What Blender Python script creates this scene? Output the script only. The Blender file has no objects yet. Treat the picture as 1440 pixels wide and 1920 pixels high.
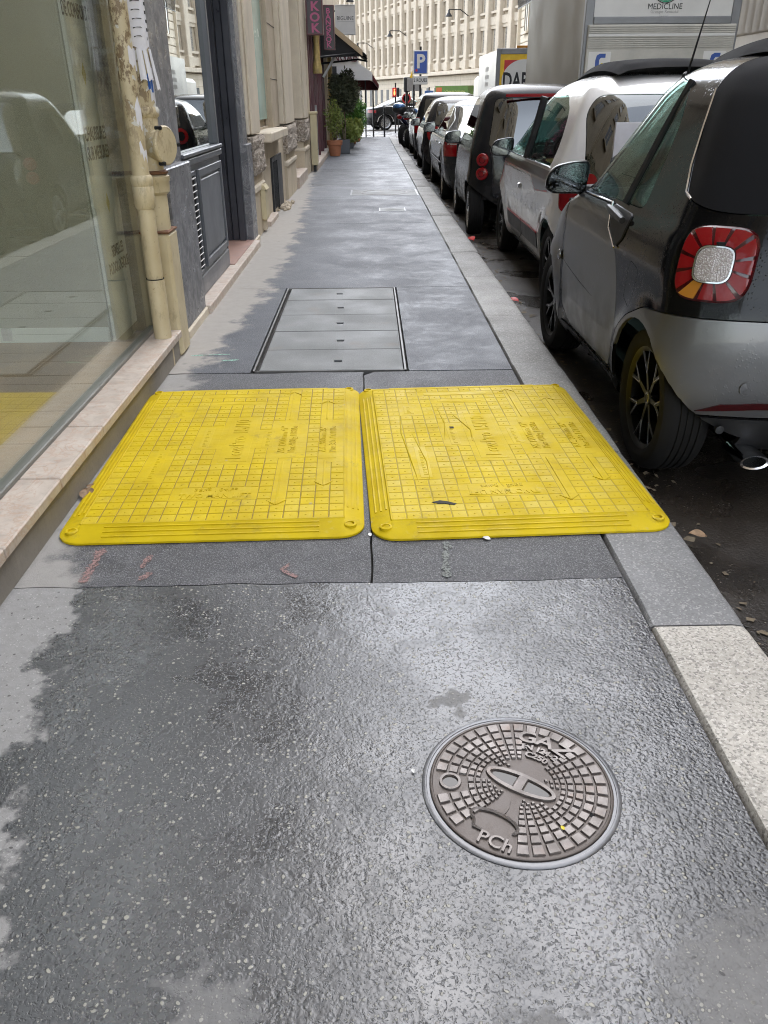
import bpy, bmesh, math, random
import numpy as np
from mathutils import Vector, Matrix
R = math.radians
PI = math.pi
random.seed(7); rng = np.random.default_rng(7)
SC = bpy.context.scene
COL = SC.collection
# ------------------------------------------------------------------ camera
cd = bpy.data.cameras.new("camera"); cam = bpy.data.objects.new("camera", cd); COL.objects.link(cam)
F_PX, PITCH, ROLL, YAW, CAM_H = 1494.33, R(27.448), R(0.4836), R(0.7868), 1.28
cd.sensor_fit = 'VERTICAL'; cd.sensor_height = 24.0; cd.lens = F_PX/1920*24.0
cd.clip_start = 0.05; cd.clip_end = 2000
fw = Vector((math.sin(YAW)*math.cos(PITCH), math.cos(YAW)*math.cos(PITCH), -math.sin(PITCH)))
rt = Vector((math.cos(YAW), -math.sin(YAW), 0)); up = rt.cross(fw)
rt2 = rt*math.cos(ROLL) - up*math.sin(ROLL); up2 = rt*math.sin(ROLL) + up*math.cos(ROLL)
cam.matrix_world = Matrix(((rt2.x, up2.x, -fw.x, 0), (rt2.y, up2.y, -fw.y, 0), (rt2.z, up2.z, -fw.z, CAM_H), (0, 0, 0, 1)))
SC.camera = cam
# ------------------------------------------------------------------ world, sun, exposure
SUN_EL, SUN_AZ = R(56), R(8)          # overcast: a broad soft sun high over the street
W = bpy.data.worlds.new("World"); SC.world = W; W.use_nodes = True
wn = W.node_tree; wn.nodes.clear()
sky = wn.nodes.new('ShaderNodeTexSky'); sky.sky_type = 'NISHITA'; sky.sun_disc = False
sky.sun_elevation = SUN_EL; sky.sun_rotation = SUN_AZ; sky.air_density = 1.0; sky.dust_density = 0.6; sky.ozone_density = 1.0
hs = wn.nodes.new('ShaderNodeHueSaturation'); hs.inputs['Saturation'].default_value = 0.36
bg = wn.nodes.new('ShaderNodeBackground'); bg.inputs['Strength'].default_value = 0.15
wo = wn.nodes.new('ShaderNodeOutputWorld')
wn.links.new(sky.outputs[0], hs.inputs['Color']); wn.links.new(hs.outputs[0], bg.inputs['Color']); wn.links.new(bg.outputs[0], wo.inputs[0])
sl = bpy.data.lights.new("sun", 'SUN'); sl.energy = 0.5; sl.angle = R(100); sl.color = (1.0, 0.97, 0.93)
sun = bpy.data.objects.new("sun", sl); COL.objects.link(sun)
sd = Vector((math.sin(SUN_AZ)*math.cos(SUN_EL), math.cos(SUN_AZ)*math.cos(SUN_EL), math.sin(SUN_EL)))
sun.rotation_euler = sd.to_track_quat('Z', 'Y').to_euler(); sun.location = (3, 10, 30)
SC.view_settings.view_transform = 'Standard'; SC.view_settings.look = 'None'
SC.view_settings.gamma = 1.0; SC.view_settings.use_curve_mapping = False
SC.view_settings.exposure = 2.55
SC.cycles.max_bounces = 7; SC.cycles.transparent_max_bounces = 12; SC.cycles.adaptive_threshold = 0.02; SC.cycles.filter_width = 1.05; SC.cycles.denoising_prefilter = 'NONE'
SC.cycles.caustics_reflective = False; SC.cycles.caustics_refractive = False
SC.cycles.sample_clamp_indirect = 6.0

TMP = bpy.data.scenes.new('workbench')   # scratch scene for text and cutting, removed at the end
def tmp_graph():
    with bpy.context.temp_override(scene=TMP, view_layer=TMP.view_layers[0]):
        dg = bpy.context.evaluated_depsgraph_get(); dg.update(); return dg
# ------------------------------------------------------------------ mesh helpers
class MB:
    def __init__(s): s.v = []; s.f = []
    def add(s, vs, fs, M=None):
        o = len(s.v)
        if M is not None: vs = [tuple(M @ Vector(v)) for v in vs]
        s.v += [tuple(v) for v in vs]; s.f += [tuple(i+o for i in f) for f in fs]; return s
    def box(s, x0, x1, y0, y1, z0, z1, b=0.0, M=None):
        if x0 > x1: x0, x1 = x1, x0
        if y0 > y1: y0, y1 = y1, y0
        if z0 > z1: z0, z1 = z1, z0
        if b <= 0:
            vs = [(x0,y0,z0),(x1,y0,z0),(x1,y1,z0),(x0,y1,z0),(x0,y0,z1),(x1,y0,z1),(x1,y1,z1),(x0,y1,z1)]
            fs = [(0,3,2,1),(4,5,6,7),(0,1,5,4),(1,2,6,5),(2,3,7,6),(3,0,4,7)]
            return s.add(vs, fs, M)
        b = min(b, .49*(x1-x0), .49*(y1-y0), .49*(z1-z0))
        vs = []; idx = {}
        X = (x0, x1); Y = (y0, y1); Z = (z0, z1)
        for i in (0, 1):
            for j in (0, 1):
                for k in (0, 1):
                    sx, sy, sz = (1-2*i)*b, (1-2*j)*b, (1-2*k)*b
                    for a, p in (('x', (X[i], Y[j]+sy, Z[k]+sz)), ('y', (X[i]+sx, Y[j], Z[k]+sz)), ('z', (X[i]+sx, Y[j]+sy, Z[k]))):
                        idx[i, j, k, a] = len(vs); vs.append(p)
        fs = []
        for i in (0, 1):
            q = [idx[i, 0, 0, 'x'], idx[i, 1, 0, 'x'], idx[i, 1, 1, 'x'], idx[i, 0, 1, 'x']]; fs.append(q if i else q[::-1])
            q = [idx[0, i, 0, 'y'], idx[0, i, 1, 'y'], idx[1, i, 1, 'y'], idx[1, i, 0, 'y']]; fs.append(q if i else q[::-1])
            q = [idx[0, 0, i, 'z'], idx[1, 0, i, 'z'], idx[1, 1, i, 'z'], idx[0, 1, i, 'z']]; fs.append(q if i else q[::-1])
        for j in (0, 1):
            for k in (0, 1):
                q = [idx[0, j, k, 'y'], idx[1, j, k, 'y'], idx[1, j, k, 'z'], idx[0, j, k, 'z']]; fs.append(q if (j == 0) == (k == 1) else q[::-1])
                q = [idx[j, 0, k, 'x'], idx[j, 1, k, 'x'], idx[j, 1, k, 'z'], idx[j, 0, k, 'z']]; fs.append(q if (j == 1) == (k == 1) else q[::-1])
                q = [idx[j, k, 0, 'x'], idx[j, k, 1, 'x'], idx[j, k, 1, 'y'], idx[j, k, 0, 'y']]; fs.append(q if (j == 0) == (k == 1) else q[::-1])
        for i in (0, 1):
            for j in (0, 1):
                for k in (0, 1):
                    q = [idx[i, j, k, 'x'], idx[i, j, k, 'y'], idx[i, j, k, 'z']]; fs.append(q if (i+j+k) % 2 else q[::-1])
        return s.add(vs, fs, M)
    def prism(s, pts, a0, a1, axis='x', M=None):
        """polygon in the two other axes (x:(y,z)  y:(x,z)  z:(x,y)), extruded along axis from a0 to a1"""
        n = len(pts); A = sum(pts[i][0]*pts[(i+1) % n][1]-pts[(i+1) % n][0]*pts[i][1] for i in range(n))
        if A < 0: pts = pts[::-1]
        if axis == 'y': a0, a1 = max(a0, a1), min(a0, a1)
        else: a0, a1 = min(a0, a1), max(a0, a1)
        def P(p, a): return (a, p[0], p[1]) if axis == 'x' else ((p[0], a, p[1]) if axis == 'y' else (p[0], p[1], a))
        vs = [P(p, a0) for p in pts]+[P(p, a1) for p in pts]
        fs = [tuple(range(n))[::-1], tuple(range(n, 2*n))]+[(i, (i+1) % n, n+(i+1) % n, n+i) for i in range(n)]
        return s.add(vs, fs, M)
    def lathe(s, prof, n=32, M=None, closed=True):
        """prof: (r,z) list, revolved about z"""
        vs = []; m = len(prof)
        for i in range(n):
            a = 2*PI*i/n; c, d = math.cos(a), math.sin(a)
            vs += [(r*c, r*d, z) for r, z in prof]
        fs = []
        for i in range(n):
            j = (i+1) % n
            for k in range(m-1): fs.append((i*m+k, j*m+k, j*m+k+1, i*m+k+1))
        if closed:
            if prof[0][0] > 1e-6: fs.append(tuple(i*m for i in range(n))[::-1])
            if prof[-1][0] > 1e-6: fs.append(tuple(i*m+m-1 for i in range(n)))
        return s.add(vs, fs, M)
    def cyl(s, p0, p1, r0, r1=None, n=12, caps=True):
        p0 = Vector(p0); p1 = Vector(p1); d = p1-p0; L = d.length
        M = Matrix.Translation(p0) @ d.to_track_quat('Z', 'Y').to_matrix().to_4x4()
        return s.lathe([(r0, 0), (r0 if r1 is None else r1, L)], n, M, caps)
    def tube(s, path, r, n=8):
        path = [Vector(p) for p in path]; m = len(path); rs = r if isinstance(r, (list, tuple)) else [r]*m
        vs = []; fs = []; prev = None
        for i, p in enumerate(path):
            t = (path[min(i+1, m-1)]-path[max(i-1, 0)]).normalized()
            u = (Vector((0, 0, 1)) if abs(t.z) < .9 else Vector((1, 0, 0))) if prev is None else prev
            u = (u-t*u.dot(t)).normalized(); prev = u; w = t.cross(u)
            vs += [tuple(p+(u*math.cos(2*PI*k/n)+w*math.sin(2*PI*k/n))*rs[i]) for k in range(n)]
        for i in range(m-1):
            for k in range(n): fs.append((i*n+k, i*n+(k+1) % n, (i+1)*n+(k+1) % n, (i+1)*n+k))
        fs.append(tuple(range(n))[::-1]); fs.append(tuple((m-1)*n+k for k in range(n)))
        return s.add(vs, fs)
    def ellipsoid(s, c, r, n=14, m=8, M=None):
        T = Matrix.Translation(c) @ Matrix.Diagonal((*r, 1))
        if M is not None: T = M @ T
        return s.lathe([(max(1e-7, math.sin(PI*k/m)), -math.cos(PI*k/m)) for k in range(m+1)], n, T, False)
    def sheet(s, x0, x1, y0, y1, z, nx, ny, fn=None):
        vs = [(x0+(x1-x0)*i/nx, y0+(y1-y0)*j/ny, 0) for j in range(ny+1) for i in range(nx+1)]
        vs = [(x, y, z+(fn(x, y) if fn else 0)) for x, y, _ in vs]
        return s.add(vs, [(j*(nx+1)+i, j*(nx+1)+i+1, (j+1)*(nx+1)+i+1, (j+1)*(nx+1)+i) for j in range(ny) for i in range(nx)])
    def mesh(s, name):
        me = bpy.data.meshes.new(name); me.from_pydata(s.v, [], s.f); me.update(); return me
    def build(s, name, mat, parent=None, smooth=0, loc=None):
        return mobj(name, s.mesh(name), mat, parent, smooth, loc)

def mobj(name, me, mat, parent=None, smooth=0, loc=None):
    o = bpy.data.objects.new(name, me); COL.objects.link(o)
    if mat is not None and not me.materials: me.materials.append(mat)
    if smooth:
        me.polygons.foreach_set('use_smooth', [True]*len(me.polygons)); me.set_sharp_from_angle(angle=R(smooth))
    if parent is not None: o.parent = parent
    if loc is not None: o.location = loc
    return o

def tag(o, label=None, cat=None, group=None, kind=None):
    if label: o['label'] = label
    if cat: o['category'] = cat
    if group: o['group'] = group
    if kind: o['kind'] = kind
    return o

def thing(name, label, cat, loc=(0, 0, 0), rz=0.0, group=None):
    o = bpy.data.objects.new(name, None); COL.objects.link(o); o.empty_display_size = .1
    o.location = loc; o.rotation_euler = (0, 0, rz); return tag(o, label, cat, group)

def copy_tree(o, parent=None):
    c = o.copy(); COL.objects.link(c); c.parent = parent
    for ch in list(o.children): copy_tree(ch, c)
    return c

def text_mesh(txt, size, extrude=.002, bold=0.0, align='CENTER', sx=1.0, spacing=1.0, line=1.0):
    cu = bpy.data.curves.new('t', 'FONT'); cu.body = txt; cu.size = size; cu.extrude = extrude; cu.offset = bold
    cu.align_x = align; cu.align_y = 'CENTER'; cu.space_character = spacing; cu.space_line = line; cu.resolution_u = 3
    o = bpy.data.objects.new('t', cu); TMP.collection.objects.link(o)
    dg = tmp_graph()
    me = bpy.data.meshes.new_from_object(o.evaluated_get(dg)); bpy.data.objects.remove(o); bpy.data.curves.remove(cu)
    if sx != 1.0: me.transform(Matrix.Diagonal((sx, 1, 1, 1)))
    return me

def frame(o, right, upv):
    r = Vector(right).normalized(); u = Vector(upv); u = (u-r*u.dot(r)).normalized(); n = r.cross(u)
    return Matrix(((r.x, u.x, n.x, o[0]), (r.y, u.y, n.y, o[1]), (r.z, u.z, n.z, o[2]), (0, 0, 0, 1)))

def text(name, txt, size, o, right, upv, mat, parent=None, **k):
    me = text_mesh(txt, size, **k); me.transform(frame(o, right, upv)); me.name = name
    me.materials.clear(); return mobj(name, me, mat, parent)

def boolean(a, b, op):
    """mesh a (op) mesh b -> new mesh"""
    oa = bpy.data.objects.new('a', a); ob = bpy.data.objects.new('b', b); TMP.collection.objects.link(oa); TMP.collection.objects.link(ob)
    m = oa.modifiers.new('b', 'BOOLEAN'); m.operation = op; m.object = ob; m.solver = 'MANIFOLD'
    dg = tmp_graph()
    me = bpy.data.meshes.new_from_object(oa.evaluated_get(dg))
    bpy.data.objects.remove(oa); bpy.data.objects.remove(ob); return me

# ------------------------------------------------------------------ materials
class NT:
    def __init__(s, name):
        s.m = bpy.data.materials.new(name); s.m.use_nodes = True; s.t = s.m.node_tree; s.t.nodes.clear()
        s.out = s.t.nodes.new('ShaderNodeOutputMaterial')
        s.tc = s.t.nodes.new('ShaderNodeTexCoord'); s.geo = s.t.nodes.new('ShaderNodeNewGeometry')
        s.pos = s.geo.outputs['Position']; s.obj = s.tc.outputs['Object']
    def n(s, typ, ins=None, **props):
        nd = s.t.nodes.new(typ)
        for k, v in props.items(): setattr(nd, k, v)
        for k, v in (ins or {}).items(): s.set(nd.inputs[k], v)
        return nd
    def set(s, inp, v):
        if isinstance(v, bpy.types.NodeSocket): s.t.links.new(v, inp)
        elif isinstance(v, (tuple, list)) and len(v) == 3 and inp.type == 'RGBA': inp.default_value = (*v, 1)
        elif inp.type == 'RGBA' and isinstance(v, (int, float)): inp.default_value = (v, v, v, 1)
        else: inp.default_value = v
    def noise(s, scale, detail=4, rough=.55, vec=None, dist=0.0, stretch=None):
        v = s.pos if vec is None else vec
        if stretch: v = s.n('ShaderNodeVectorMath', {0: v, 1: stretch}, operation='MULTIPLY').outputs[0]
        return s.n('ShaderNodeTexNoise', {'Vector': v, 'Scale': scale, 'Detail': detail, 'Roughness': rough, 'Distortion': dist}).outputs['Fac']
    def vor(s, scale, feature='F1', out='Distance', vec=None, rand=1.0):
        nd = s.n('ShaderNodeTexVoronoi', {'Vector': s.pos if vec is None else vec, 'Scale': scale}, feature=feature)
        if 'Randomness' in nd.inputs: nd.inputs['Randomness'].default_value = rand
        return nd.outputs[out]
    def ramp(s, fac, stops, interp='LINEAR'):
        nd = s.n('ShaderNodeValToRGB', {'Fac': fac}); cr = nd.color_ramp; cr.interpolation = interp
        while len(cr.elements) < len(stops): cr.elements.new(.5)
        for e, (p, c) in zip(cr.elements, stops):
            e.position = p; e.color = (c, c, c, 1) if isinstance(c, (int, float)) else (*c, 1)
        return nd.outputs['Color']
    def mr(s, v, a, b, c=0.0, d=1.0, smooth=False):
        nd = s.n('ShaderNodeMapRange', {0: v, 1: a, 2: b, 3: c, 4: d}, clamp=True)
        if smooth: nd.interpolation_type = 'SMOOTHSTEP'
        return nd.outputs[0]
    def math(s, op, a, b=0.0, c=0.0): return s.n('ShaderNodeMath', {0: a, 1: b, 2: c}, operation=op).outputs[0]
    def mix(s, f, a, b, blend='MIX'):
        nd = s.n('ShaderNodeMix', data_type='RGBA', blend_type=blend)
        s.set(nd.inputs[0], f); s.set(nd.inputs[6], a); s.set(nd.inputs[7], b); return nd.outputs[2]
    def bump(s, h, strength=.5, dist=.01, normal=None):
        nd = s.n('ShaderNodeBump', {'Height': h, 'Strength': strength, 'Distance': dist})
        if normal is not None: s.set(nd.inputs['Normal'], normal)
        return nd.outputs[0]
    def xyz(s, v=None):
        nd = s.n('ShaderNodeSeparateXYZ', {0: s.pos if v is None else v}); return nd.outputs
    def bsdf(s, color, rough=.5, metal=0.0, normal=None, **k):
        b = s.n('ShaderNodeBsdfPrincipled'); s.set(b.inputs['Base Color'], color); s.set(b.inputs['Roughness'], rough); s.set(b.inputs['Metallic'], metal)
        if normal is not None: s.set(b.inputs['Normal'], normal)
        for kk, v in k.items(): s.set(b.inputs[kk.replace('_', ' ')], v)
        return b.outputs[0]
    def done(s, sh): s.t.links.new(sh, s.out.inputs[0]); return s.m

def plain(name, col, rough=.5, metal=0.0, var=.15, scale=6.0, bump=0.0, bscale=80.0, bdist=.002, local=True, fine=.0, **k):
    """one colour with soft uneven wear and optional fine relief"""
    t = NT(name); v = t.obj if local else t.pos
    n1 = t.noise(scale, 5, .6, v)
    f = t.mr(n1, .3, .7, 1-var, 1+var*.6)
    c = t.mix(1.0, col, t.n('ShaderNodeCombineColor', {0: f, 1: f, 2: f}).outputs[0], 'MULTIPLY')
    if fine > 0:
        n2 = t.noise(bscale*2.2, 2, .6, v); g = t.mr(n2, .3, .7, 1-fine, 1+fine)
        c = t.mix(1.0, c, t.n('ShaderNodeCombineColor', {0: g, 1: g, 2: g}).outputs[0], 'MULTIPLY')
    rr = t.mr(n1, .3, .7, max(0, rough-.08), min(1, rough+.08))
    nm = t.bump(t.noise(bscale, 4, .6, v), bump, bdist) if bump > 0 else None
    return t.done(t.bsdf(c, rr, metal, nm, **k))

def paint(name, col, rough=.3, metal=.0, coat=1.0, flake=0.0, drops=.5, dirt=.15):
    """car paint with clear coat, road dirt low down and rain drops on top"""
    t = NT(name); z = t.xyz()[2]
    d = t.math('MULTIPLY', t.mr(z, .0, .55, 1, 0), t.mr(t.noise(9, 4), .35, .7))
    c = t.mix(t.math('MULTIPLY', d, dirt*2.2), col, (.16, .145, .125))
    v = t.vor(85, 'F1'); msk = t.mr(t.noise(7, 2), .45, .62)
    h = t.math('MULTIPLY', t.mr(v, .0, .38, 1, 0, True), msk)
    nm = t.bump(h, drops, .003) if drops > 0 else None
    orange = t.bump(t.noise(14, 2), .02, .01, nm) if nm is not None else t.bump(t.noise(14, 2), .02, .01)
    rr = t.mr(d, 0, .6, rough, min(1, rough+.3))
    return t.done(t.bsdf(c, rr, metal, orange, Coat_Weight=coat, Coat_Roughness=.04, Coat_Normal=orange, Specular_IOR_Level=.12))

def glass(name, tint=(.55, .62, .6), refl=.12, graze=.85, rough=0.0, wave=.0):
    """thin pane: tinted see-through with a mirror layer that grows towards grazing view"""
    t = NT(name); nm = t.bump(t.noise(1.6, 1), wave, .02) if wave > 0 else None
    tr = t.n('ShaderNodeBsdfTransparent', {'Color': tint}); gl = t.n('ShaderNodeBsdfGlossy', {'Color': (.95, .97, .96), 'Roughness': rough})
    lw = t.n('ShaderNodeFresnel', {'IOR': 1.5})
    if nm is not None: t.set(gl.inputs['Normal'], nm)
    f = t.mr(lw.outputs[0], .04, .8, refl, graze)
    mx = t.n('ShaderNodeMixShader', {0: f, 1: tr.outputs[0], 2: gl.outputs[0]})
    return t.done(mx.outputs[0])
# ================================================================== SETTING: ground, road, pavement, kerb
def road_z(y):
    if y < 32: return -.12
    if y < 50: return -.12-.19*((y-32)/18)
    return -.31-.3*min(1, (y-50)/65)

def dry_mask(t, soft=.022):
    """1 where the pavement has dried: an irregular band along the house fronts and a few blots"""
    x, y, z = t.xyz()
    e = t.ramp(t.math('DIVIDE', y, 20.0), [(0, .62), (.042, .58), (.06, .42), (.078, .37), (.1, .33), (.115, .24), (.205, .27), (.29, .43), (.44, .44), (.8, .18), (1, .1)])
    n = t.math('ADD', t.math('MULTIPLY', t.math('SUBTRACT', t.noise(4.5, 6, .62), .5), .55), t.math('MULTIPLY', t.math('SUBTRACT', t.noise(26, 4, .6), .5), .10))
    d = t.math('SUBTRACT', t.math('ADD', t.math('SUBTRACT', e, 1.20), n), x)
    m1 = t.mr(d, -soft, soft, 0, 1, True)
    bn = t.math('MULTIPLY', t.math('SUBTRACT', t.noise(19, 3), .5), .22)
    for (bx, by, br) in ((.18, 1.47, .03), (.60, .78, .12), (.26, .70, .05), (-.28, .76, .06)):
        dx = t.math('SUBTRACT', x, bx); dy = t.math('SUBTRACT', y, by)
        rr = t.math('SQRT', t.math('ADD', t.math('MULTIPLY', dx, dx), t.math('MULTIPLY', dy, dy)))
        m1 = t.math('MAXIMUM', m1, t.math('MULTIPLY', t.mr(t.math('ADD', rr, bn), br*.6, br*1.5, 1, 0, True), .5))
    return m1

def m_asphalt_wet():
    t = NT('asphalt_wet'); dry = dry_mask(t)
    wv = t.n('ShaderNodeVectorMath', {0: t.pos, 1: t.n('ShaderNodeVectorMath', {0: t.n('ShaderNodeTexNoise', {'Vector': t.pos, 'Scale': 45.0, 'Detail': 2.0}).outputs['Color'], 1: (.012, .012, .012)}, operation='MULTIPLY').outputs[0]}, operation='ADD').outputs[0]
    cell = t.n('ShaderNodeTexVoronoi', {'Vector': wv, 'Scale': 105.0}, feature='F1')
    sc_ = t.n('ShaderNodeSeparateColor', {0: cell.outputs['Color']}); rnd, rnd2 = sc_.outputs[0], sc_.outputs[1]
    zone = t.mr(t.noise(3.0, 3), .38, .62)
    thr = t.mr(zone, 0, 1, .86, .50)
    fl = t.math('MULTIPLY', t.mr(t.math('SUBTRACT', rnd, thr), 0, .04), t.mr(t.math('SUBTRACT', cell.outputs['Distance'], t.math('MULTIPLY', rnd2, .28)), .06, .16, 1, 0))
    cb = t.n('ShaderNodeTexVoronoi', {'Vector': wv, 'Scale': 210.0}, feature='F1'); rb = t.n('ShaderNodeSeparateColor', {0: cb.outputs['Color']}).outputs[0]
    fl2 = t.math('MULTIPLY', t.mr(rb, .72, .80), t.mr(cb.outputs['Distance'], .25, .4, .75, 0)); fl = t.math('MAXIMUM', fl, fl2)
    stone = t.mix(rnd2, (.05, .048, .043), (.30, .285, .235))
    big = t.noise(9, 4); pit_ = t.mr(t.noise(120, 2, .6, dist=.8), .30, .44)
    wetc = t.mix(big, (.011, .011, .0125), (.030, .030, .033)); wetc = t.mix(t.math('MULTIPLY', t.math('SUBTRACT', 1.0, pit_), .7), wetc, (.010, .010, .010)); wetc = t.mix(fl, wetc, stone)
    dn = t.noise(34, 4, .7); dryc = t.mix(dn, (.19, .185, .175), (.33, .32, .305)); dryc = t.mix(t.math('MULTIPLY', fl, .6), dryc, (.42, .41, .38))
    dryc = t.mix(t.math('MULTIPLY', t.mr(rnd2, .93, .96), t.mr(cell.outputs['Distance'], .3, .4, .8, 0)), dryc, (.06, .055, .05))
    c = t.mix(dry, wetc, dryc)
    a = t.noise(120, 2, .6, dist=.8); b = t.noise(27, 3, .6, dist=.5)
    x = t.xyz()[0]; film = t.mr(t.noise(3.6, 4, .6), .36, .62); rugged = t.math('MULTIPLY', t.mr(x, .10, .72, .25, 1.1, True), t.mr(film, 0, 1, 1.25, .35))
    pit = t.mr(a, .28, .44); pit2 = t.mr(b, .30, .50)
    peb = t.mr(t.math('MULTIPLY', cell.outputs['Distance'], cell.outputs['Distance']), .02, .35, 1, 0)
    h = t.math('ADD', t.math('ADD', t.math('MULTIPLY', pit, .5), t.math('MULTIPLY', pit2, .5)), t.math('MULTIPLY', t.math('MULTIPLY', peb, t.math('ADD', .35, rnd2)), t.math('ADD', .06, t.math('MULTIPLY', rugged, .85))))
    h = t.math('ADD', t.math('ADD', h, t.math('MULTIPLY', fl, .4)), t.math('MULTIPLY', big, 2.0))
    nm = t.bump(h, .50, .0020)
    rw = t.mix(fl, t.mix(pit, .46, t.mr(film, 0, 1, .36, .20)), .5)
    rough = t.mix(dry, rw, .9)
    return t.done(t.bsdf(c, rough, 0, nm, Specular_IOR_Level=t.mr(dry, 0, 1, .82, .25)))

def m_asphalt(name, c0, c1, rough, dcol, bscale=220, bstr=.35, wet=.0, streak=0.0):
    t = NT(name); dry = dry_mask(t, .06)
    n = t.noise(2.2, 5); c = t.mix(t.mr(n, .3, .7), c0, c1)
    mo = t.noise(11, 5, .72); c = t.mix(t.mr(mo, .50, .68, 0, .75), c, tuple(v*1.55 for v in c1)); c = t.mix(t.mr(mo, .46, .30, 0, .75), c, tuple(v*.55 for v in c0))
    if streak:
        s = t.mr(t.noise(1.3, 5, .65, stretch=(.5, 1.6, 1)), .42, .62); c = t.mix(t.math('MULTIPLY', s, streak), c, tuple(v*1.7 for v in c1))
    g = t.noise(bscale, 2, .7); c = t.mix(t.mr(g, .54, .68), c, tuple(min(1, v*2.6) for v in c1)); c = t.mix(t.mr(g, .44, .3), c, tuple(v*.45 for v in c0))
    stain = t.mr(t.vor(5.3, vec=None), .0, .10, 1, 0)
    dc = t.mix(t.noise(14, 5, .7), tuple(v*.8 for v in dcol), tuple(v*1.12 for v in dcol))
    c = t.mix(dry, c, dc); c = t.mix(t.math('MULTIPLY', stain, .35), c, (.05, .048, .045))
    sp = t.mr(t.vor(17), .02, .06, .8, 0); c = t.mix(t.math('MULTIPLY', sp, t.mr(t.noise(3.1, 2), .5, .6)), c, (.45, .44, .42))
    h = t.math('ADD', g, t.math('MULTIPLY', t.noise(60, 3), .7)); nm = t.bump(h, bstr, .0025)
    r = t.mix(dry, t.mr(t.math('ADD', t.math('MULTIPLY', n, .5), t.math('MULTIPLY', mo, .5)), .38, .62, rough-.16, rough+.16), .9)
    return t.done(t.bsdf(c, r, 0, nm, Specular_IOR_Level=.28))

def m_kerb(name, c, fleck=.5, rough=.75, dark=(.09, .085, .08)):
    t = NT(name); v = t.pos
    c1 = t.mix(t.mr(t.noise(3.5, 5, .65), .3, .7), tuple(x*.82 for x in c), tuple(x*1.12 for x in c))
    g = t.n('ShaderNodeTexVoronoi', {'Vector': v, 'Scale': 190.0}, feature='F1')
    r = t.n('ShaderNodeSeparateColor', {0: g.outputs['Color']}).outputs[0]
    c1 = t.mix(t.math('MULTIPLY', t.mr(r, .60, .95), fleck), c1, dark); c1 = t.mix(t.math('MULTIPLY', t.mr(r, .25, .02), fleck*.8), c1, (.72, .69, .64))
    st = t.mr(t.noise(6, 6, .7), .60, .68); c1 = t.mix(t.math('MULTIPLY', st, .35), c1, (.11, .10, .09))
    nm = t.bump(t.math('ADD', t.noise(150, 3, .7), t.math('MULTIPLY', t.noise(24, 4), .9)), .5, .003)
    return t.done(t.bsdf(c1, t.mr(t.noise(4, 4), .35, .65, rough-.12, rough+.1), 0, nm, Specular_IOR_Level=.35))

def m_road():
    t = NT('road_wet')
    c = t.mix(t.mr(t.noise(3, 5), .3, .7), (.016, .0135, .011), (.040, .032, .025))
    r = t.n('ShaderNodeTexVoronoi', {'Vector': t.pos, 'Scale': 110.0}, feature='F1'); rr = t.n('ShaderNodeSeparateColor', {0: r.outputs['Color']}).outputs[0]
    c = t.mix(t.math('MULTIPLY', t.mr(rr, .86, .95), t.mr(r.outputs['Distance'], .4, .2)), c, (.14, .125, .105))
    nm = t.bump(t.math('ADD', t.noise(90, 3, .65), t.math('MULTIPLY', t.noise(24, 3), .6)), .6, .005)
    wet = t.mr(t.noise(1.4, 4), .45, .58)
    return t.done(t.bsdf(c, t.mix(wet, .55, .16), 0, nm))

M = {}
M['wet'] = m_asphalt_wet()
M['patch'] = m_asphalt('asphalt_patch', (.060, .060, .063), (.092, .091, .093), .62, (.30, .285, .262), 240, .5)
M['far'] = m_asphalt('asphalt_far', (.050, .052, .057), (.095, .098, .105), .58, (.34, .315, .28), 200, .25, streak=.15)
M['road'] = m_road()
M['soil'] = plain('soil', (.06, .055, .05), .95, scale=1.5, local=False)
M['joint'] = plain('joint_dirt', (.035, .031, .027), .95, scale=20, local=False, bump=.6, bscale=120)
M['kerb_beige'] = m_kerb('granite_beige', (.46, .43, .38), .55, .85)
M['kerb_grey'] = m_kerb('granite_grey', (.205, .205, .205), .28, .62)
M['kerb_mid'] = m_kerb('granite_mid', (.25, .243, .228), .35, .7)
M['kerb_pale'] = m_kerb('granite_pale', (.30, .292, .275), .35, .7)

def jag(p, q, n, amp, seed):
    r = random.Random(seed); out = []
    dx, dy = q[0]-p[0], q[1]-p[1]; L = math.hypot(dx, dy); nx, ny = -dy/L, dx/L; w = 0
    for i in range(n+1):
        t = i/n; w = .75*w+r.uniform(-1, 1)*amp*.6; k = w if 0 < i < n else 0
        out.append((p[0]+dx*t+nx*k, p[1]+dy*t+ny*k))
    return out

gm = MB(); ys = [-400, -60, 0, 30, 34, 38, 42, 46, 50, 55, 60, 70, 80, 100, 115, 300, 600]
for j, y in enumerate(ys): gm.v += [(-500, y, road_z(y)-.06), (500, y, road_z(y)-.06)]
gm.f = [(2*j, 2*j+1, 2*j+3, 2*j+2) for j in range(len(ys)-1)]
tag(gm.build('ground', M['soil']), kind='structure')
rm = MB(); ys = [-40, -10, 0, 4, 8, 14, 22, 30, 33, 36, 40, 44, 48, 52, 55, 60, 70, 80, 95, 115, 160]
for j, y in enumerate(ys): rm.v += [(-60 if y > 32.9 else .9, y, road_z(y)), (9.0 if y < 60 else 60, y, road_z(y))]
rm.f = [(2*j, 2*j+1, 2*j+3, 2*j+2) for j in range(len(ys)-1)]
tag(rm.build('road', M['road']), kind='structure')
tag(MB().box(8.0, 9.9, -40, 58, -.11, .0).build('far_pavement', M['far']), kind='structure')

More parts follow.
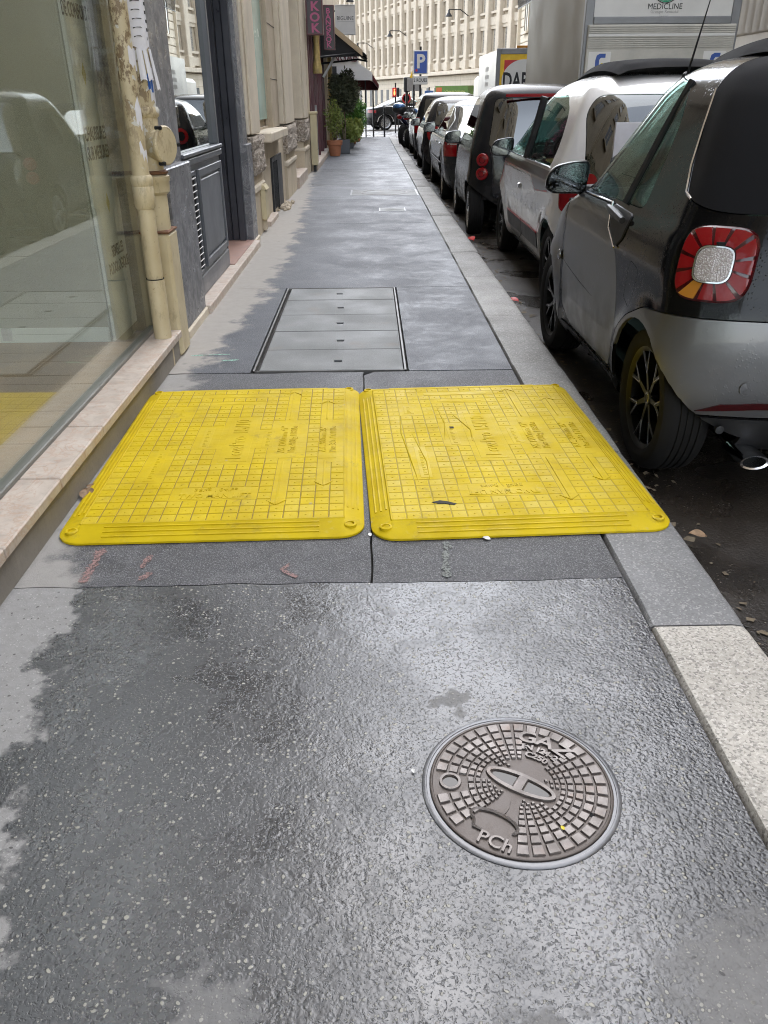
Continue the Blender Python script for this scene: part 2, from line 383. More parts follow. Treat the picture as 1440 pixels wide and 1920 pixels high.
# pavement: separate asphalt fields with open joints between them over a dark bed
pv = tag(MB().box(-1.6, .742, -14, 32.6, -.115, -.03).build('pavement', M['joint']), kind='structure')
XK = .742; XL = -1.35
e1 = jag((XL, 2.005), (XK, 2.015), 40, .008, 1); e2 = [(x, y+.006) for x, y in e1]
MB().prism([(XL, -14), (XK, -14), (XK-.002, .2)]+e1[::-1], -.03, 0, 'z').build('asphalt_field', M['wet'], pv)
cr = jag((-.012, 2.02), (-.045, 4.07), 36, .006, 3)
f1 = jag((XL, 4.072), (-.045, 4.07), 22, .010, 4); f2 = jag((-.045, 4.07), (XK, 4.075), 14, .004, 5)
iL = min(range(len(e2)), key=lambda i: abs(e2[i][0]+.012))
MB().prism([p for p in e2[:iL]]+[(-.015, e2[iL][1])]+cr[1:-1]+f1[::-1], -.03, -.001, 'z').build('asphalt_field', M['patch'], pv)
MB().prism([(x+.007, y) for x, y in cr[1:-1]][::-1]+[(-.008, e2[iL][1])]+[p for p in e2[iL+1:]]+f2[::-1][:-1], -.03, -.0015, 'z').build('asphalt_field', M['patch'], pv)
VX0, VX1, VY0, VY1 = -.632, .182, 4.095, 6.165
g1 = [(x, y+.012) for x, y in jag((XL, 4.07), (VX0-.012, 4.07), 12, .008, 8)]
MB().prism(g1+[(VX0-.012, VY1+.012), (XL, VY1+.012)], -.03, 0, 'z').build('asphalt_field', M['far'], pv)
MB().prism([(VX1+.012, 4.085), (XK, 4.085), (XK, VY1+.012), (VX1+.012, VY1+.012)], -.03, 0, 'z').build('asphalt_field', M['far'], pv)
M['far2'] = m_asphalt('asphalt_far_pale', (.062, .065, .07), (.11, .114, .122), .56, (.32, .30, .27), 170, .3, streak=.3)
M['far3'] = m_asphalt('asphalt_far_dark', (.048, .05, .054), (.088, .091, .097), .50, (.32, .30, .27), 170, .3, streak=.3)
fy_ = [VY1+.014, 9.7, 12.15, 14.1, 17.6, 22.4, 32.6]
for i, mm in enumerate(('far', 'far', 'far2', 'far3', 'far2', 'far')):
    A_ = jag((XL, fy_[i]+.004), (XK, fy_[i]+.004), 20, .006, 40+i); B_ = jag((XL, fy_[i+1]-.004), (XK, fy_[i+1]-.004), 20, .006, 60+i)
    MB().prism(A_+B_[::-1], -.03, -.0004*(i % 2), 'z').build('asphalt_field', M[mm], pv)

# kerb of single granite stones
kb = tag(MB().box(.75, 1.0, -14, 32.6, -.16, -.05).build('kerb', M['joint']), kind='structure')
joints = [-2.2, -.9, .25, 1.775, 2.98, 4.205, 5.285, 6.575, 7.75, 9.06, 10.4, 11.5, 12.7, 14.0, 15.2, 16.4, 17.6, 18.9, 20.1, 21.3, 22.5, 23.7, 25.0, 26.2, 27.4, 28.6, 29.8, 31.2, 32.6]
for i in range(len(joints)-1):
    y0, y1 = joints[i]+.004, joints[i+1]-.004
    m = M['kerb_beige'] if joints[i+1] < 1.8 else (M['kerb_grey'] if y1 < 3 else (M['kerb_mid'] if i % 3 else M['kerb_pale']))
    b = MB(); dz = random.uniform(-.004, .004) if i != 3 else 0; n = max(4, int((y1-y0)/.08)); r_ = random.Random(i)
    if i == 4: dz = .004
    prof = [(.0, -.1), (.004, -.012), (.012, 0), (.225, 0), (.252, -.004), (.268, -.018), (.275, -.045), (.283, -.14)]
    w = 0
    for j in range(n+1):
        y = y0+(y1-y0)*j/n; w = .7*w+r_.uniform(-.003, .003); w2 = r_.uniform(-.002, .002); cz = .012 if j in (0, n) else 0
        for k, (px, pz) in enumerate(prof):
            b.v.append((.748+px+(w if k < 2 else w2 if k > 4 else 0), y, pz+dz-(cz*.5 if 1 < k < 6 else 0)))
    m_ = len(prof)
    b.f = [(j*m_+k, (j+1)*m_+k, (j+1)*m_+k+1, j*m_+k+1) for j in range(n) for k in range(m_-1)]
    b.f = [f[::-1] for f in b.f]+[tuple(range(m_))[::-1], tuple(n*m_+k for k in range(m_))]
    b.f = [f for f in b.f]
    o = b.build('kerb_stone', m, kb, 40)
# ================================================================== THINGS ON THE PAVEMENT
def m_yellow(name, wear):
    t = NT(name); v = t.pos
    n = t.mr(t.noise(5.5, 5, .6), .3, .7)
    c = t.mix(n, (.47, .335, .003), (.60, .44, .006))
    rnd = t.n('ShaderNodeObjectInfo').outputs['Random']
    c = t.mix(t.math('MULTIPLY', t.mr(rnd, .70, 1.0), .30+wear*.3), c, (.58, .45, .07))
    scuff = t.math('MULTIPLY', t.mr(t.noise(38, 5, .7), .56, .68), t.mr(t.noise(4, 3), .4, .62))
    c = t.mix(t.math('MULTIPLY', scuff, .35+wear*.3), c, (.52, .41, .10))
    dirt = t.math('MULTIPLY', t.mr(t.noise(16, 6, .75), .55, .72), t.mr(t.noise(3.3, 3), .38, .62)); c = t.mix(t.math('MULTIPLY', dirt, .55), c, (.19, .15, .045))
    drop = t.math('MULTIPLY', t.mr(t.vor(13), .05, .1, 1, 0), t.mr(t.noise(2.7, 2), .56, .62)); c = t.mix(t.math('MULTIPLY', drop, .7), c, (.36, .32, .22))
    nm = t.bump(t.math('ADD', t.noise(60, 4, .6), t.math('MULTIPLY', t.noise(300, 2), .3)), .18, .002)
    return t.done(t.bsdf(c, t.mr(t.noise(12, 4), .35, .65, .48, .70), 0, nm, Specular_IOR_Level=.16))
YL = [m_yellow('yellow_plastic', .2), m_yellow('yellow_plastic_worn', .9)]
M['groove'] = plain('groove_dark_yellow', (.24, .17, .012), .65, var=.3, scale=30, local=False)  # darker yellow of the deck in the gaps between the pads
M['groove2'] = plain('groove_dark_yellow_worn', (.36, .265, .015), .65, var=.3, scale=30, local=False)  # gap colour of the worn board, less dark
M['tearblack'] = plain('torn_black', (.02, .018, .012), .8)

def rrect(w, l, r, n=8):
    out = []
    for cx, cy, a0 in ((w-r, l-r, 0), (-w+r, l-r, 90), (-w+r, -l+r, 180), (w-r, -l+r, 270)):
        for k in range(n+1):
            a = R(a0+90*k/n); out.append((cx+r*math.cos(a), cy+r*math.sin(a)))
    return out

def pad_mesh(w, l, h):
    b = MB(); e = .0022
    b.add([(-w, -l, 0), (w, -l, 0), (w, l, 0), (-w, l, 0), (-w+e, -l+e, h), (w-e, -l+e, h), (w-e, l-e, h), (-w+e, l-e, h)],
          [(4, 5, 6, 7), (0, 1, 5, 4), (1, 2, 6, 5), (2, 3, 7, 6), (3, 0, 4, 7)])
    b.lathe([(.0045, h-.0005), (.0035, h+.0012), (.0001, h+.0014)], 7)
    return b.mesh('tread_pad')

def trench_board(loc, rz, label, ym, flip, worn):
    t = thing('trench_cover', label, 'trench cover', loc, rz, 'yellow trench covers across the pavement')
    hw, hl = .505, .752; prof = [(0, .0), (0, .007), (.006, .0115), (.064, .0295), (.0665, .033), (.0685, .033)]
    b = MB(); rings = []
    for k, (ins, z) in enumerate(prof):
        f = ins/.0685; pts = rrect(hw-ins, hl-ins*1.27, max(.004, .085-1.18*ins), 8); rings.append(len(b.v)); b.v += [(x, y, z) for x, y in pts]
    n = len(pts)
    for k in range(len(prof)-1):
        for i in range(n):
            b.f.append((rings[k]+i, rings[k]+(i+1) % n, rings[k+1]+(i+1) % n, rings[k+1]+i))
    b.build('edge_ramp', ym, t, 35)
    dw, dl = hw-.0685, hl-.0685*1.27
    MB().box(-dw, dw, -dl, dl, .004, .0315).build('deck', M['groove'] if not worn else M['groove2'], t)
    # ribs along the ramps
    b = MB(); sl = math.atan2(.018, .058)
    for k in range(3):
        for s in (-1, 1):
            ins = .020+.018*k; z = .0115+(ins-.006)/.058*.018
            b.box(s*(hw-ins)-.003, s*(hw-ins)+.003, -hl+.17, hl-.17, z-.004, z+.0028)
            ins2 = ins*1.27; b.box(-hw+.15, hw-.15, s*(hl-ins2)-.0035, s*(hl-ins2)+.0035, z-.004, z+.0028)
    tag(b.build('ramp_ribs', ym, t), kind='stuff')
    for sx in (-1, 1):
        for sy in (-1, 1):
            MB().lathe([(.021, .010), (.021, .0245), (.017, .0265), (.0135, .0265), (.0125, .019), (.0001, .018)], 20).build('corner_boss', ym, t, 40, (sx*(hw-.047), sy*(hl-.058), 0))
    skip = [(-.058, .062, -.185, .30), (.165, .245, -.16, .235), (.33, .41, -.17, .225), (-.150, .105, -.505, -.405), (-.31, -.258, -.345, -.045), (-.155, -.108, -.04, .19),
            (.098, .150, -.045, .15), (-.315, -.265, .325, .445), (-.205, .10, .565, .61), (-.15, .06, .47, .50), (.187, .212, -.56, .64), (.345, .375, -.42, .50)]
    nx, ny = 17, 26; cx, cy = 2*dw/nx, 2*dl/ny; pm = pad_mesh(cx/2-.0016, cy/2-.0016, .0022 if not worn else .0015); pm.materials.append(ym)
    r_ = random.Random(3 if flip else 5); cells = []
    for j in range(ny):
        for i in range(nx):
            x, y = -dw+cx*(i+.5), -dl+cy*(j+.5)
            if any(a-.012 < x < b_+.012 and c-.012 < y < d+.012 for a, b_, c, d in skip): continue
            cells.append((x, y))
    for x, y in cells[:290]:
        mobj('tread_pad', pm, None, t, 0, (x, y, .0316))
    rest = MB()
    pv_ = [tuple(v.co) for v in pm.vertices]; pf = [tuple(p.vertices) for p in pm.polygons]
    for x, y in cells[290:]: rest.add(pv_, pf, Matrix.Translation((x, y, .0316)))
    tag(rest.build('tread_pads', ym, t), kind='stuff')
    # raised fields and lettering
    pl = MB()
    done = set(cells)
    for j in range(ny):
        for i in range(nx):
            x, y = -dw+cx*(i+.5), -dl+cy*(j+.5)
            if (x, y) not in done: pl.box(x-cx/2+.0002, x+cx/2-.0002, y-cy/2+.0002, y+cy/2-.0002, .0312, .0325)
    tag(pl.build('plain_field', ym, t), kind='stuff')
    for a, b_, c, d in skip[:10]: MB().box(a+.004, b_-.004, c+.004, d-.004, .0326, .0336, .001).build('name_plate', ym, t)
    Rv, Uv = (0, 1, 0), (-1, 0, 0)
    def tx(s, size, x, y, right=Rv, u=Uv, sx=1.0, h=.0011, bold=.0): text('lettering', s, size, (x, y, .0345), right, u, ym, t, extrude=h, sx=sx, bold=bold)
    tx('LowPro 15/10', .085, .004, .058, sx=.88, bold=.0008)
    tx('AS 1200mm 47"', .042, .186, .04, sx=1.05); tx('Max 400kg / 880lbs', .042, .226, .04, sx=.88)
    tx('A.C. 900mm 35"', .040, .350, .03, sx=1.0); tx('Max 3.5t / 7710lbs', .040, .391, .03, sx=.95)
    for px, y0, y1 in ((-.284, -.32, -.07), (-.131, -.02, .17), (.124, -.03, .135), (-.29, .34, .43)):      # worn-off small print
        for k in range(int((y1-y0)/.016)): MB().box(px-.008, px+.008-.004*(k % 3), y0+.016*k, y0+.016*k+.009, .0336, .0346).build('worn_print', ym, t)
    d = -1 if flip else 1
    tx('TWO MAN LIFT', .046, -.022, -.480, (d, 0, 0), (0, d, 0), .78, bold=.0006); tx('38kg / 84lbs', .036, -.022, -.430, (d, 0, 0), (0, -d, 0), .9)
    ar = MB()
    for x, y0, y1 in ((.199, -.56, .63), (.361, -.415, .495)):
        for a, c in ((y0, -.19), (.26, y1)):
            ar.box(x-.0035, x+.0035, a, c, .0318, .0352, .001)
        for y, s in ((y0, 1), (y1, -1)):
            for k in (-1, 1):
                ar.add(*(lambda q: (q.v, q.f))(MB().box(-.003, .003, 0, .05, .0318, .0352)), M=Matrix.Translation((x, y, 0)) @ Matrix.Rotation(k*R(42) + (0 if s > 0 else PI), 4, 'Z'))
    tag(ar.build('direction_arrows', ym, t), kind='stuff')
    # thin rim round the deck
    b = MB()
    for s in (-1, 1):
        b.box(s*dw-.0025, s*dw+.0025, -dl, dl, .0312, .0345, .001); b.box(-dw, dw, s*dl-.0025, s*dl+.0025, .0310, .0343, .001)
    b.build('deck_rim', ym, t)
    return t
bL = trench_board((-.555, 3.02, .001), R(1.4), 'yellow plastic trench cover beside the marble shop sill, clean raised grid', YL[0], False, False)
bR = trench_board((.466, 3.025, .001), R(2.4), 'worn scratched yellow plastic trench cover next to the kerb, with a torn spot', YL[1], True, True)
sc_ = MB()
for pts in ([(-.335, .31), (-.345, .1), (-.330, -.15), (-.318, -.38)], [(-.16, .41), (-.150, .2), (-.170, .02)], [(-.30, .1), (-.27, -.2), (-.275, -.36)], [(-.10, .30), (-.05, .12), (-.06, .0)]):
    sc_.tube([(x, y, .0338) for x, y in pts], [.001]+[.0028]*(len(pts)-2)+[.001], 5)
sc_.build('scratch_ridges', YL[1], bR)
b = MB(); b.prism([(-.29, -.548), (-.26, -.536), (-.235, -.545), (-.205, -.565), (-.215, -.575), (-.245, -.562), (-.27, -.560)], .0325, .0346, 'z'); b.build('torn_spot', M['tearblack'], bR)
MB().box(-.135, -.117, .138, .158, .0322, .0346).build('lift_slot', M['tearblack'], bR)

# ------------------------------------------------------------------ concrete vault cover
def m_conc(name, c, rough=.8, grain=260):
    t = NT(name); g = t.noise(grain, 3, .75)
    c1 = t.mix(t.mr(t.noise(2.6, 5), .3, .7), tuple(v*.88 for v in c), tuple(v*1.1 for v in c)); c1 = t.mix(t.mr(g, .58, .72, 0, .8), c1, tuple(min(1, v*1.9) for v in c)); c1 = t.mix(t.mr(g, .42, .28, 0, .8), c1, tuple(v*.4 for v in c))
    rs = t.mr(t.noise(3.4, 4), .6, .72); c1 = t.mix(t.math('MULTIPLY', rs, .35), c1, (.19, .15, .115))
    return t.done(t.bsdf(c1, t.mr(t.noise(3, 4), .35, .65, rough-.22, rough), 0, t.bump(g, .4, .0025), Specular_IOR_Level=.4))
M['slab'] = m_conc('slab_concrete', (.165, .168, .162), .72)
M['steel'] = plain('galvanised_steel', (.16, .155, .145), .5, .3, .3, 14, local=False)
M['black'] = plain('black_hole', (.008, .008, .008), .9)
vt = thing('vault_cover', 'grey concrete five-slab vault cover with steel frame set into the pavement', 'vault cover', (0, 0, 0))
b = MB(); fw_ = .010
b.box(VX0, VX0+fw_, VY0, VY1, -.03, .003); b.box(VX1-fw_, VX1, VY0, VY1, -.03, .003); b.box(VX0, VX1, VY0, VY0+fw_*.6, -.03, .0025); b.box(VX0, VX1, VY1-fw_*.6, VY1, -.03, .0025)
b.build('frame', M['steel'], vt)
ysl = [VY0+.012, 4.50, 4.91, 5.33, 5.77, VY1-.012]
holes = [(-.19, 4.27), (-.19, 4.69), (-.205, 5.10), (-.215, 5.53), (-.235, 5.965)]
for i in range(5):
    y0, y1 = ysl[i]+.004, ysl[i+1]-.004; hx, hy = holes[i]; x0, x1 = VX0+.032, VX1-.016; a, c = hx-.024, hx+.024; d, e = hy-.020, hy+.020
    b = MB(); z = .001-.001*(i % 2)
    b.box(x0, a, y0, y1, -.03, z, .003); b.box(c, x1, y0, y1, -.03, z, .003); b.box(a-.004, c+.004, y0, d, -.03, z-.0005, .002); b.box(a-.004, c+.004, e, y1, -.03, z-.0005, .002)
    s = b.build('slab', M['slab'], vt)
    h = MB(); h.box(a, c, d, e, -.028, -.02); h.build('lifting_hole', M['black'], s)
    MB().box(a-.002, a+.006, d, e, -.02, z-.001, .001).build('lifting_bar', M['steel'], s)

# ------------------------------------------------------------------ round gas cover
def m_iron():
    t = NT('cast_iron'); n = t.noise(24, 5, .65)
    c = t.mix(t.mr(n, .3, .7), (.115, .098, .088), (.18, .158, .146)); rust = t.mr(t.noise(9, 6, .7), .54, .70)
    c = t.mix(t.math('MULTIPLY', rust, .45), c, (.16, .09, .055))
    return t.done(t.bsdf(c, t.mr(t.noise(15, 4), .35, .65, .28, .5), .35, t.bump(t.noise(240, 3), .3, .0012), Specular_IOR_Level=.6))
M['iron'] = m_iron()
M['irondark'] = plain('cast_iron_floor', (.085, .068, .058), .42, .3, .25, 20, bump=.4, bscale=260, bdist=.001)
M['ironframe'] = plain('iron_frame', (.15, .15, .155), .34, .5, .3, 18, bump=.2, bscale=160, bdist=.001)
t_ = NT('puddle_water'); M['water'] = t_.done(t_.bsdf((.035, .028, .022), .03, 0, None, IOR=1.33, Specular_IOR_Level=.8))
mh = thing('gas_manhole', 'round cast iron gas cover set in the wet asphalt', 'manhole cover', (.297, 1.212, .0), R(-33))
RO = .206
MB().lathe([(RO, -.005), (RO, .0015), (RO-.002, .003), (RO-.009, .003), (RO-.010, .0015), (RO-.0155, .0015), (RO-.0155, -.005)], 72, None, False).build('frame_ring', M['ironframe'], mh, 40)
MB().lathe([(RO-.0165, -.004), (RO-.0165, .0045), (RO-.018, .0055), (RO-.0215, .0055), (RO-.023, .0035), (.0001, .0035)], 72, None, False).build('cover_plate', M['irondark'], mh, 40)
def wedge(r0, r1, a0, a1, z0, z1):
    b = MB(); vs = []
    for (ra, rb, da, z) in ((r0, r1, 0, z0), (r0+.0015, r1-.0015, .0015, z1)):
        for r_, a_ in ((ra, a0+da/ra), (rb, a0+da/rb), (rb, a1-da/rb), (ra, a1-da/ra)): vs.append((r_*math.cos(a_), r_*math.sin(a_), z))
    b.add(vs, [(4, 5, 6, 7), (0, 1, 5, 4), (1, 2, 6, 5), (2, 3, 7, 6), (3, 0, 4, 7)]); return b
ring_r = [(.156, .179, 36, .2), (.133, .152, 36, .2), (.113, .1295, 36, .2), (.0965, .110, 36, .2), (.083, .0938, 36, .2), (.0715, .0805, 36, .22), (.061, .069, 36, .25), (.0515, .0585, 32, .28), (.043, .0495, 28, .3)]
for k, (r0, r1, n, gap) in enumerate(ring_r):
    for i in range(n):
        a = 2*PI*(i+.5)/n; deg = math.degrees(a) % 360
        if k > 0 and abs(deg-90) < (24 if k < 6 else 50): continue
        if abs(deg-270) < 23: continue
        kx, ky = .147*math.cos(R(209)), .147*math.sin(R(209)); rm_ = (r0+r1)/2
        if math.hypot(rm_*math.cos(a)-kx, rm_*math.sin(a)-ky) < .034: continue
        if math.hypot(rm_*math.cos(a)-.155, rm_*math.sin(a)) < .016: continue
        ox, oy = rm_*math.cos(a), rm_*math.sin(a)
        if (ox/.088)**2+(oy/.036)**2 < 1: continue
        da = 2*PI/n*(1-gap)/2; wedge(r0, r1, a-da, a+da, .0034, .0078).build('tread_block', M['iron'], mh)
b = MB()
def oval_ring(b, cx, cy, rx, ry, w, z0, z1, n=40, hole=True):
    o = len(b.v)
    for i in range(n):
        a = 2*PI*i/n; c, s = math.cos(a), math.sin(a)
        b.v += [(cx+rx*c, cy+ry*s, z0), (cx+(rx-.0015)*c, cy+(ry-.0015)*s, z1), (cx+(rx-w)*c, cy+(ry-w)*s, z1), (cx+(rx-w-.001)*c, cy+(ry-w-.001)*s, z0)]
    for i in range(n):
        j = (i+1) % n
        for k in range(3): b.f.append((o+i*4+k, o+j*4+k, o+j*4+k+1, o+i*4+k+1))
oval_ring(b, 0, .0, .079, .028, .010, .0034, .0088); b.box(-.010, .010, -.020, .020, .0034, .0086, .001); b.build('lifting_oval', M['iron'], mh, 40)
b = MB()
for s in (-1, 1):
    pts = [(s*.013, -.0165), (s*.035, -.015), (s*.055, -.010), (s*.064, 0), (s*.055, .010), (s*.035, .015), (s*.013, .0165)]; b.prism(pts, .0035, .0046, 'z')
b.build('water_pocket', M['water'], mh)
b = MB(); oval_ring(b, -.128, -.071, .024, .024, .007, .0034, .0082, 24); b.build('key_socket', M['iron'], mh, 40)
MB().lathe([(.0165, .0040), (.0001, .0040)], 20, Matrix.Translation((-.128, -.071, 0)), False).build('socket_water', M['water'], mh)
MB().lathe([(.0055, .0042), (.0001, .0042)], 14, Matrix.Translation((.155, .0, 0)), False).build('vent_hole', M['black'], mh)
def mtx(s, size, x, y, rz=0, sx=1.0, bold=.0008, h=.0022): text('cast_lettering', s, size, (x, y, .0052), (math.cos(rz), math.sin(rz), 0), (-math.sin(rz), math.cos(rz), 0), M['iron'], mh, extrude=h, bold=bold, sx=sx)
for ch, a in (('G', 17), ('A', 0), ('Z', -17)): mtx(ch, .047, .137*math.sin(R(-a)), .137*math.cos(R(a)), R(a), 1.25, .0010, .0038)
for i, ch in enumerate('EN 124-2'):
    a = 19-5.4*i; mtx(ch, .021, .109*math.sin(R(-a)), .109*math.cos(R(a)), R(a), 1.2)
for i, ch in enumerate('C250'):
    a = 11-8*i; mtx(ch, .021, .087*math.sin(R(-a)), .087*math.cos(R(a)), R(a), 1.2)
mtx('PCh', .042, .018, -.163, R(5), 1.0, .0004, .0028)
b = MB(); arc = [(.030+.05*math.cos(R(a))-.035, -.118+.022*math.sin(R(a)), .0055) for a in range(-30, 231, 12)]+[(-.036, -.148, .0055), (-.012, -.150, .0055)]
b.tube(arc, [.0015]+[.0042]*(len(arc)-2)+[.002], 6); b.build('cast_emblem', M['iron'], mh)
b = MB(); b.prism([(0, -.102), (.006, -.085), (.0065, -.072), (.002, -.052), (-.005, -.068), (-.006, -.085)], .003, .0052, 'z'); b.build('leaf_emblem', M['irondark'], mh)

# ------------------------------------------------------------------ spray marks and litter
def spray(name, col):
    t = NT(name); m = t.math('MULTIPLY', t.mr(t.noise(140, 3, .7), .34, .54), t.mr(t.noise(26, 3), .22, .42)); tr = t.n('ShaderNodeBsdfTransparent')
    return t.done(t.n('ShaderNodeMixShader', {0: m, 1: tr.outputs[0], 2: t.bsdf(col, .9)}).outputs[0])
M['pink'] = spray('pink_spray', (.27, .17, .155))
M['mint'] = spray('mint_spray', (.26, .44, .35))
M['chalk'] = spray('chalk_white', (.2, .21, .195))
def blotch(pts, w, mat, label, seed, z=.0022):
    r_ = random.Random(seed); b = MB(); L = []; Rr = []
    n = len(pts)
    for i, (x, y) in enumerate(pts):
        a = pts[max(0, i-1)]; c = pts[min(n-1, i+1)]; d = Vector((c[0]-a[0], c[1]-a[1])).normalized(); q = Vector((-d.y, d.x)); ww = w*r_.uniform(.4, 1.15)*(1 if 0 < i < n-1 else .35)
        L.append((x+q.x*ww, y+q.y*ww, z)); Rr.append((x-q.x*ww*r_.uniform(.5, 1), y-q.y*ww, z))
    b.v = L+Rr; b.f = [(n+i, n+i+1, i+1, i) for i in range(n-1)]
    o = b.build('spray_mark', mat); return tag(o, label, 'paint mark')
def ln(p, q, n, seed, amp=.004):
    return [(x, y) for x, y in jag(p, q, n, amp, seed)]
blotch(ln((-.872, 2.03), (-.872, 2.235), 22, 11), .020, M['pink'], 'long pink spray paint stroke near the left yellow cover corner', 1)
blotch(ln((-.708, 2.04), (-.685, 2.085), 8, 12), .014, M['pink'], 'short pink spray dash at the asphalt joint', 2)
blotch(ln((-.718, 2.11), (-.71, 2.19), 9, 13), .013, M['pink'], 'small faint pink spray dash between the stroke and tick', 3)
blotch([(-.265, 2.125), (-.285, 2.09), (-.27, 2.07), (-.235, 2.045)], .020, M['pink'], 'pink spray tick in front of the left yellow cover', 4)
blotch(ln((.215, 2.03), (.235, 2.25), 18, 15), .016, M['chalk'], 'pale chalky spray streak before the right yellow cover', 5)
blotch(ln((-.83, 4.30), (-.735, 4.31), 5, 16), .018, M['mint'], 'mint green spray smear beside the vault cover', 6)
blotch(ln((-1.02, 4.40), (-.80, 4.42), 8, 17), .012, M['mint'], 'thin pale green spray line by the drain pipes', 7)
M['leafdry'] = plain('dry_leaf', (.26, .17, .10), .8, var=.4, scale=60)
M['red'] = plain('red_wrapper', (.62, .05, .05), .35)
M['white'] = plain('white_scrap', (.72, .71, .68), .7)
def dry_leaf(loc, s, rz, label, mat=None, name='dead_leaf', cat='leaf'):
    b = MB(); vs = []; n = 7
    for i in range(n):
        t = i/(n-1); w = math.sin(PI*min(1, t*1.05))**.7*.32*s if 0 < i < n-1 else .01*s
        z = .10*s*math.sin(t*PI)+.03*s; vs += [(-w, t*s-s/2, z+.09*s), (0, t*s-s/2, z), (w, t*s-s/2, z+.07*s)]
    b.add(vs, [(3*i+k, 3*i+k+1, 3*i+k+4, 3*i+k+3) for i in range(n-1) for k in (0, 1)])
    o = b.build(name, mat or M['leafdry'], None, 0, loc); o.rotation_euler = (R(8), R(-12), rz); return tag(o, label, cat)
dry_leaf((-1.075+.035, 2.62, .004), .085, .4, 'crumpled dead leaf by the sill at the left yellow cover')
dry_leaf((-1.02, 2.57, .003), .05, 2.1, 'small dead leaf fragment in front of the crumpled leaf')
dry_leaf((-1.045, 2.685, .003), .05, 1.2, 'thin brown leaf stalk against the shop plinth')
dry_leaf((1.06, 2.27, -.004), .06, 1.4, 'brown leaf on the kerb corner below the right yellow cover')
dry_leaf((1.10, 6.2, -.118), .09, .9, 'red wrapper in the gutter beside the white hatchback', M['red'], 'litter', 'litter')
dry_leaf((1.12, 9.2, -.118), .13, .2, 'red wrapper in the gutter behind the black two-seater', M['red'], 'litter', 'litter')
dry_leaf((.365, 2.262, .001), .028, 1.3, 'small pale scrap at the near edge of the right cover', M['white'], 'litter', 'litter')
dry_leaf((-.015, 2.30, .001), .02, .3, 'tiny white scrap in the gap between the two yellow covers', M['white'], 'litter', 'litter')
dry_leaf((.075, 1.255, .004), .012, .3, 'tiny white chip at the rim of the gas cover', M['white'], 'litter', 'litter')
t_ = plain('yellow_petal', (.75, .6, .05), .6)
dry_leaf((.36, 1.095, .0075), .011, .5, 'tiny yellow petal on the gas cover blocks', t_, 'petal', 'petal')

# far flush trapdoor with a round inner rim, and a small square one before it
ft = thing('trapdoor', 'flush rectangular trapdoor with a round rim farther along the pavement', 'trapdoor', (.21, 13.05, 0))
b = MB()
for x0, x1, y0, y1 in ((-.50, .52, -.42, -.395), (-.50, .52, .395, .42), (-.50, -.475, -.395, .395), (.495, .52, -.395, .395)): b.box(x0, x1, y0, y1, -.01, .003)
b.build('frame', M['ironframe'], ft); MB().box(-.472, .492, -.392, .392, -.01, .0015).build('lid', M['slab'], ft)
b = MB(); oval_ring(b, .01, 0, .36, .36, .02, .001, .004, 48); b.build('round_rim', M['irondark'], ft)
ft2 = thing('inspection_hatch', 'small square inspection hatch in the pavement before the trapdoor', 'hatch', (.29, 10.95, 0))
b = MB(); b.box(-.17, .17, -.17, -.155, -.01, .003); b.box(-.17, .17, .155, .17, -.01, .003); b.box(-.17, -.155, -.155, .155, -.01, .003); b.box(.155, .17, -.155, .155, -.01, .003); b.build('frame', M['ironframe'], ft2); MB().box(-.153, .153, -.153, .153, -.01, .0015).build('lid', M['slab'], ft2)
# ================================================================== HOUSE FRONTS ON THE LEFT
def m_stone(name, c, var=.2, stain=.3, joint=None, rough=.85, bstr=.35):
    t = NT(name); n = t.noise(2.2, 6, .62); c1 = t.mix(t.mr(n, .3, .7), tuple(v*(1-var) for v in c), tuple(min(1, v*(1+var*.6)) for v in c))
    s = t.mr(t.noise(1.1, 6, .68, stretch=(1.6, 1.6, .28)), .50, .70); c1 = t.mix(t.math('MULTIPLY', s, stain), c1, (.13, .115, .095))
    f = t.noise(70, 3, .7); c1 = t.mix(t.mr(f, .55, .75, 0, .35), c1, tuple(v*.55 for v in c))
    h = t.math('ADD', f, t.math('MULTIPLY', t.noise(9, 4), .8))
    return t.done(t.bsdf(c1, rough, 0, t.bump(h, bstr, .004), Specular_IOR_Level=.25))
def m_marble(name, c0, c1, vein, rough=.28):
    t = NT(name); w = t.noise(5, 6, .7, dist=1.6, stretch=(1, 1, .6)); v = t.math('ABSOLUTE', t.math('SUBTRACT', t.noise(7, 5, .65, dist=1.2), .5))
    c = t.mix(t.mr(w, .3, .7), c0, c1); c = t.mix(t.mr(v, .0, .035, .55, 0), c, vein)
    d = t.mr(t.noise(28, 4), .52, .7); c = t.mix(t.math('MULTIPLY', d, .25), c, (.2, .17, .14))
    return t.done(t.bsdf(c, t.mr(t.noise(11, 4), .35, .65, rough-.06, rough+.22), 0, t.bump(t.noise(40, 3), .08, .003)))
M['cap'] = m_marble('sill_marble', (.40, .325, .265), (.56, .49, .415), (.43, .27, .18), .45)
M['plinth'] = m_stone('plinth_render', (.26, .235, .20), .2, .4)
M['greymarble'] = m_marble('grey_marble', (.085, .085, .09), (.18, .18, .19), (.32, .31, .31), .3)
M['stone'] = m_stone('limestone', (.55, .465, .345), .16, .3)
M['stone2'] = m_stone('limestone_pale', (.63, .55, .43), .14, .25)
M['stonedark'] = m_stone('limestone_dark', (.46, .385, .285), .2, .3)  # a darker beige limestone
def m_rustic():
    t = NT('rusticated_stone'); w = t.vor(28, 'SMOOTH_F1'); n = t.noise(46, 4, .7, dist=1.2); h = t.math('ADD', t.mr(w, 0, .5), n)
    c = t.mix(t.mr(n, .35, .62), (.17, .13, .095), (.54, .47, .39))
    return t.done(t.bsdf(c, .9, 0, t.bump(h, 1.0, .02)))
M['rustic'] = m_rustic()
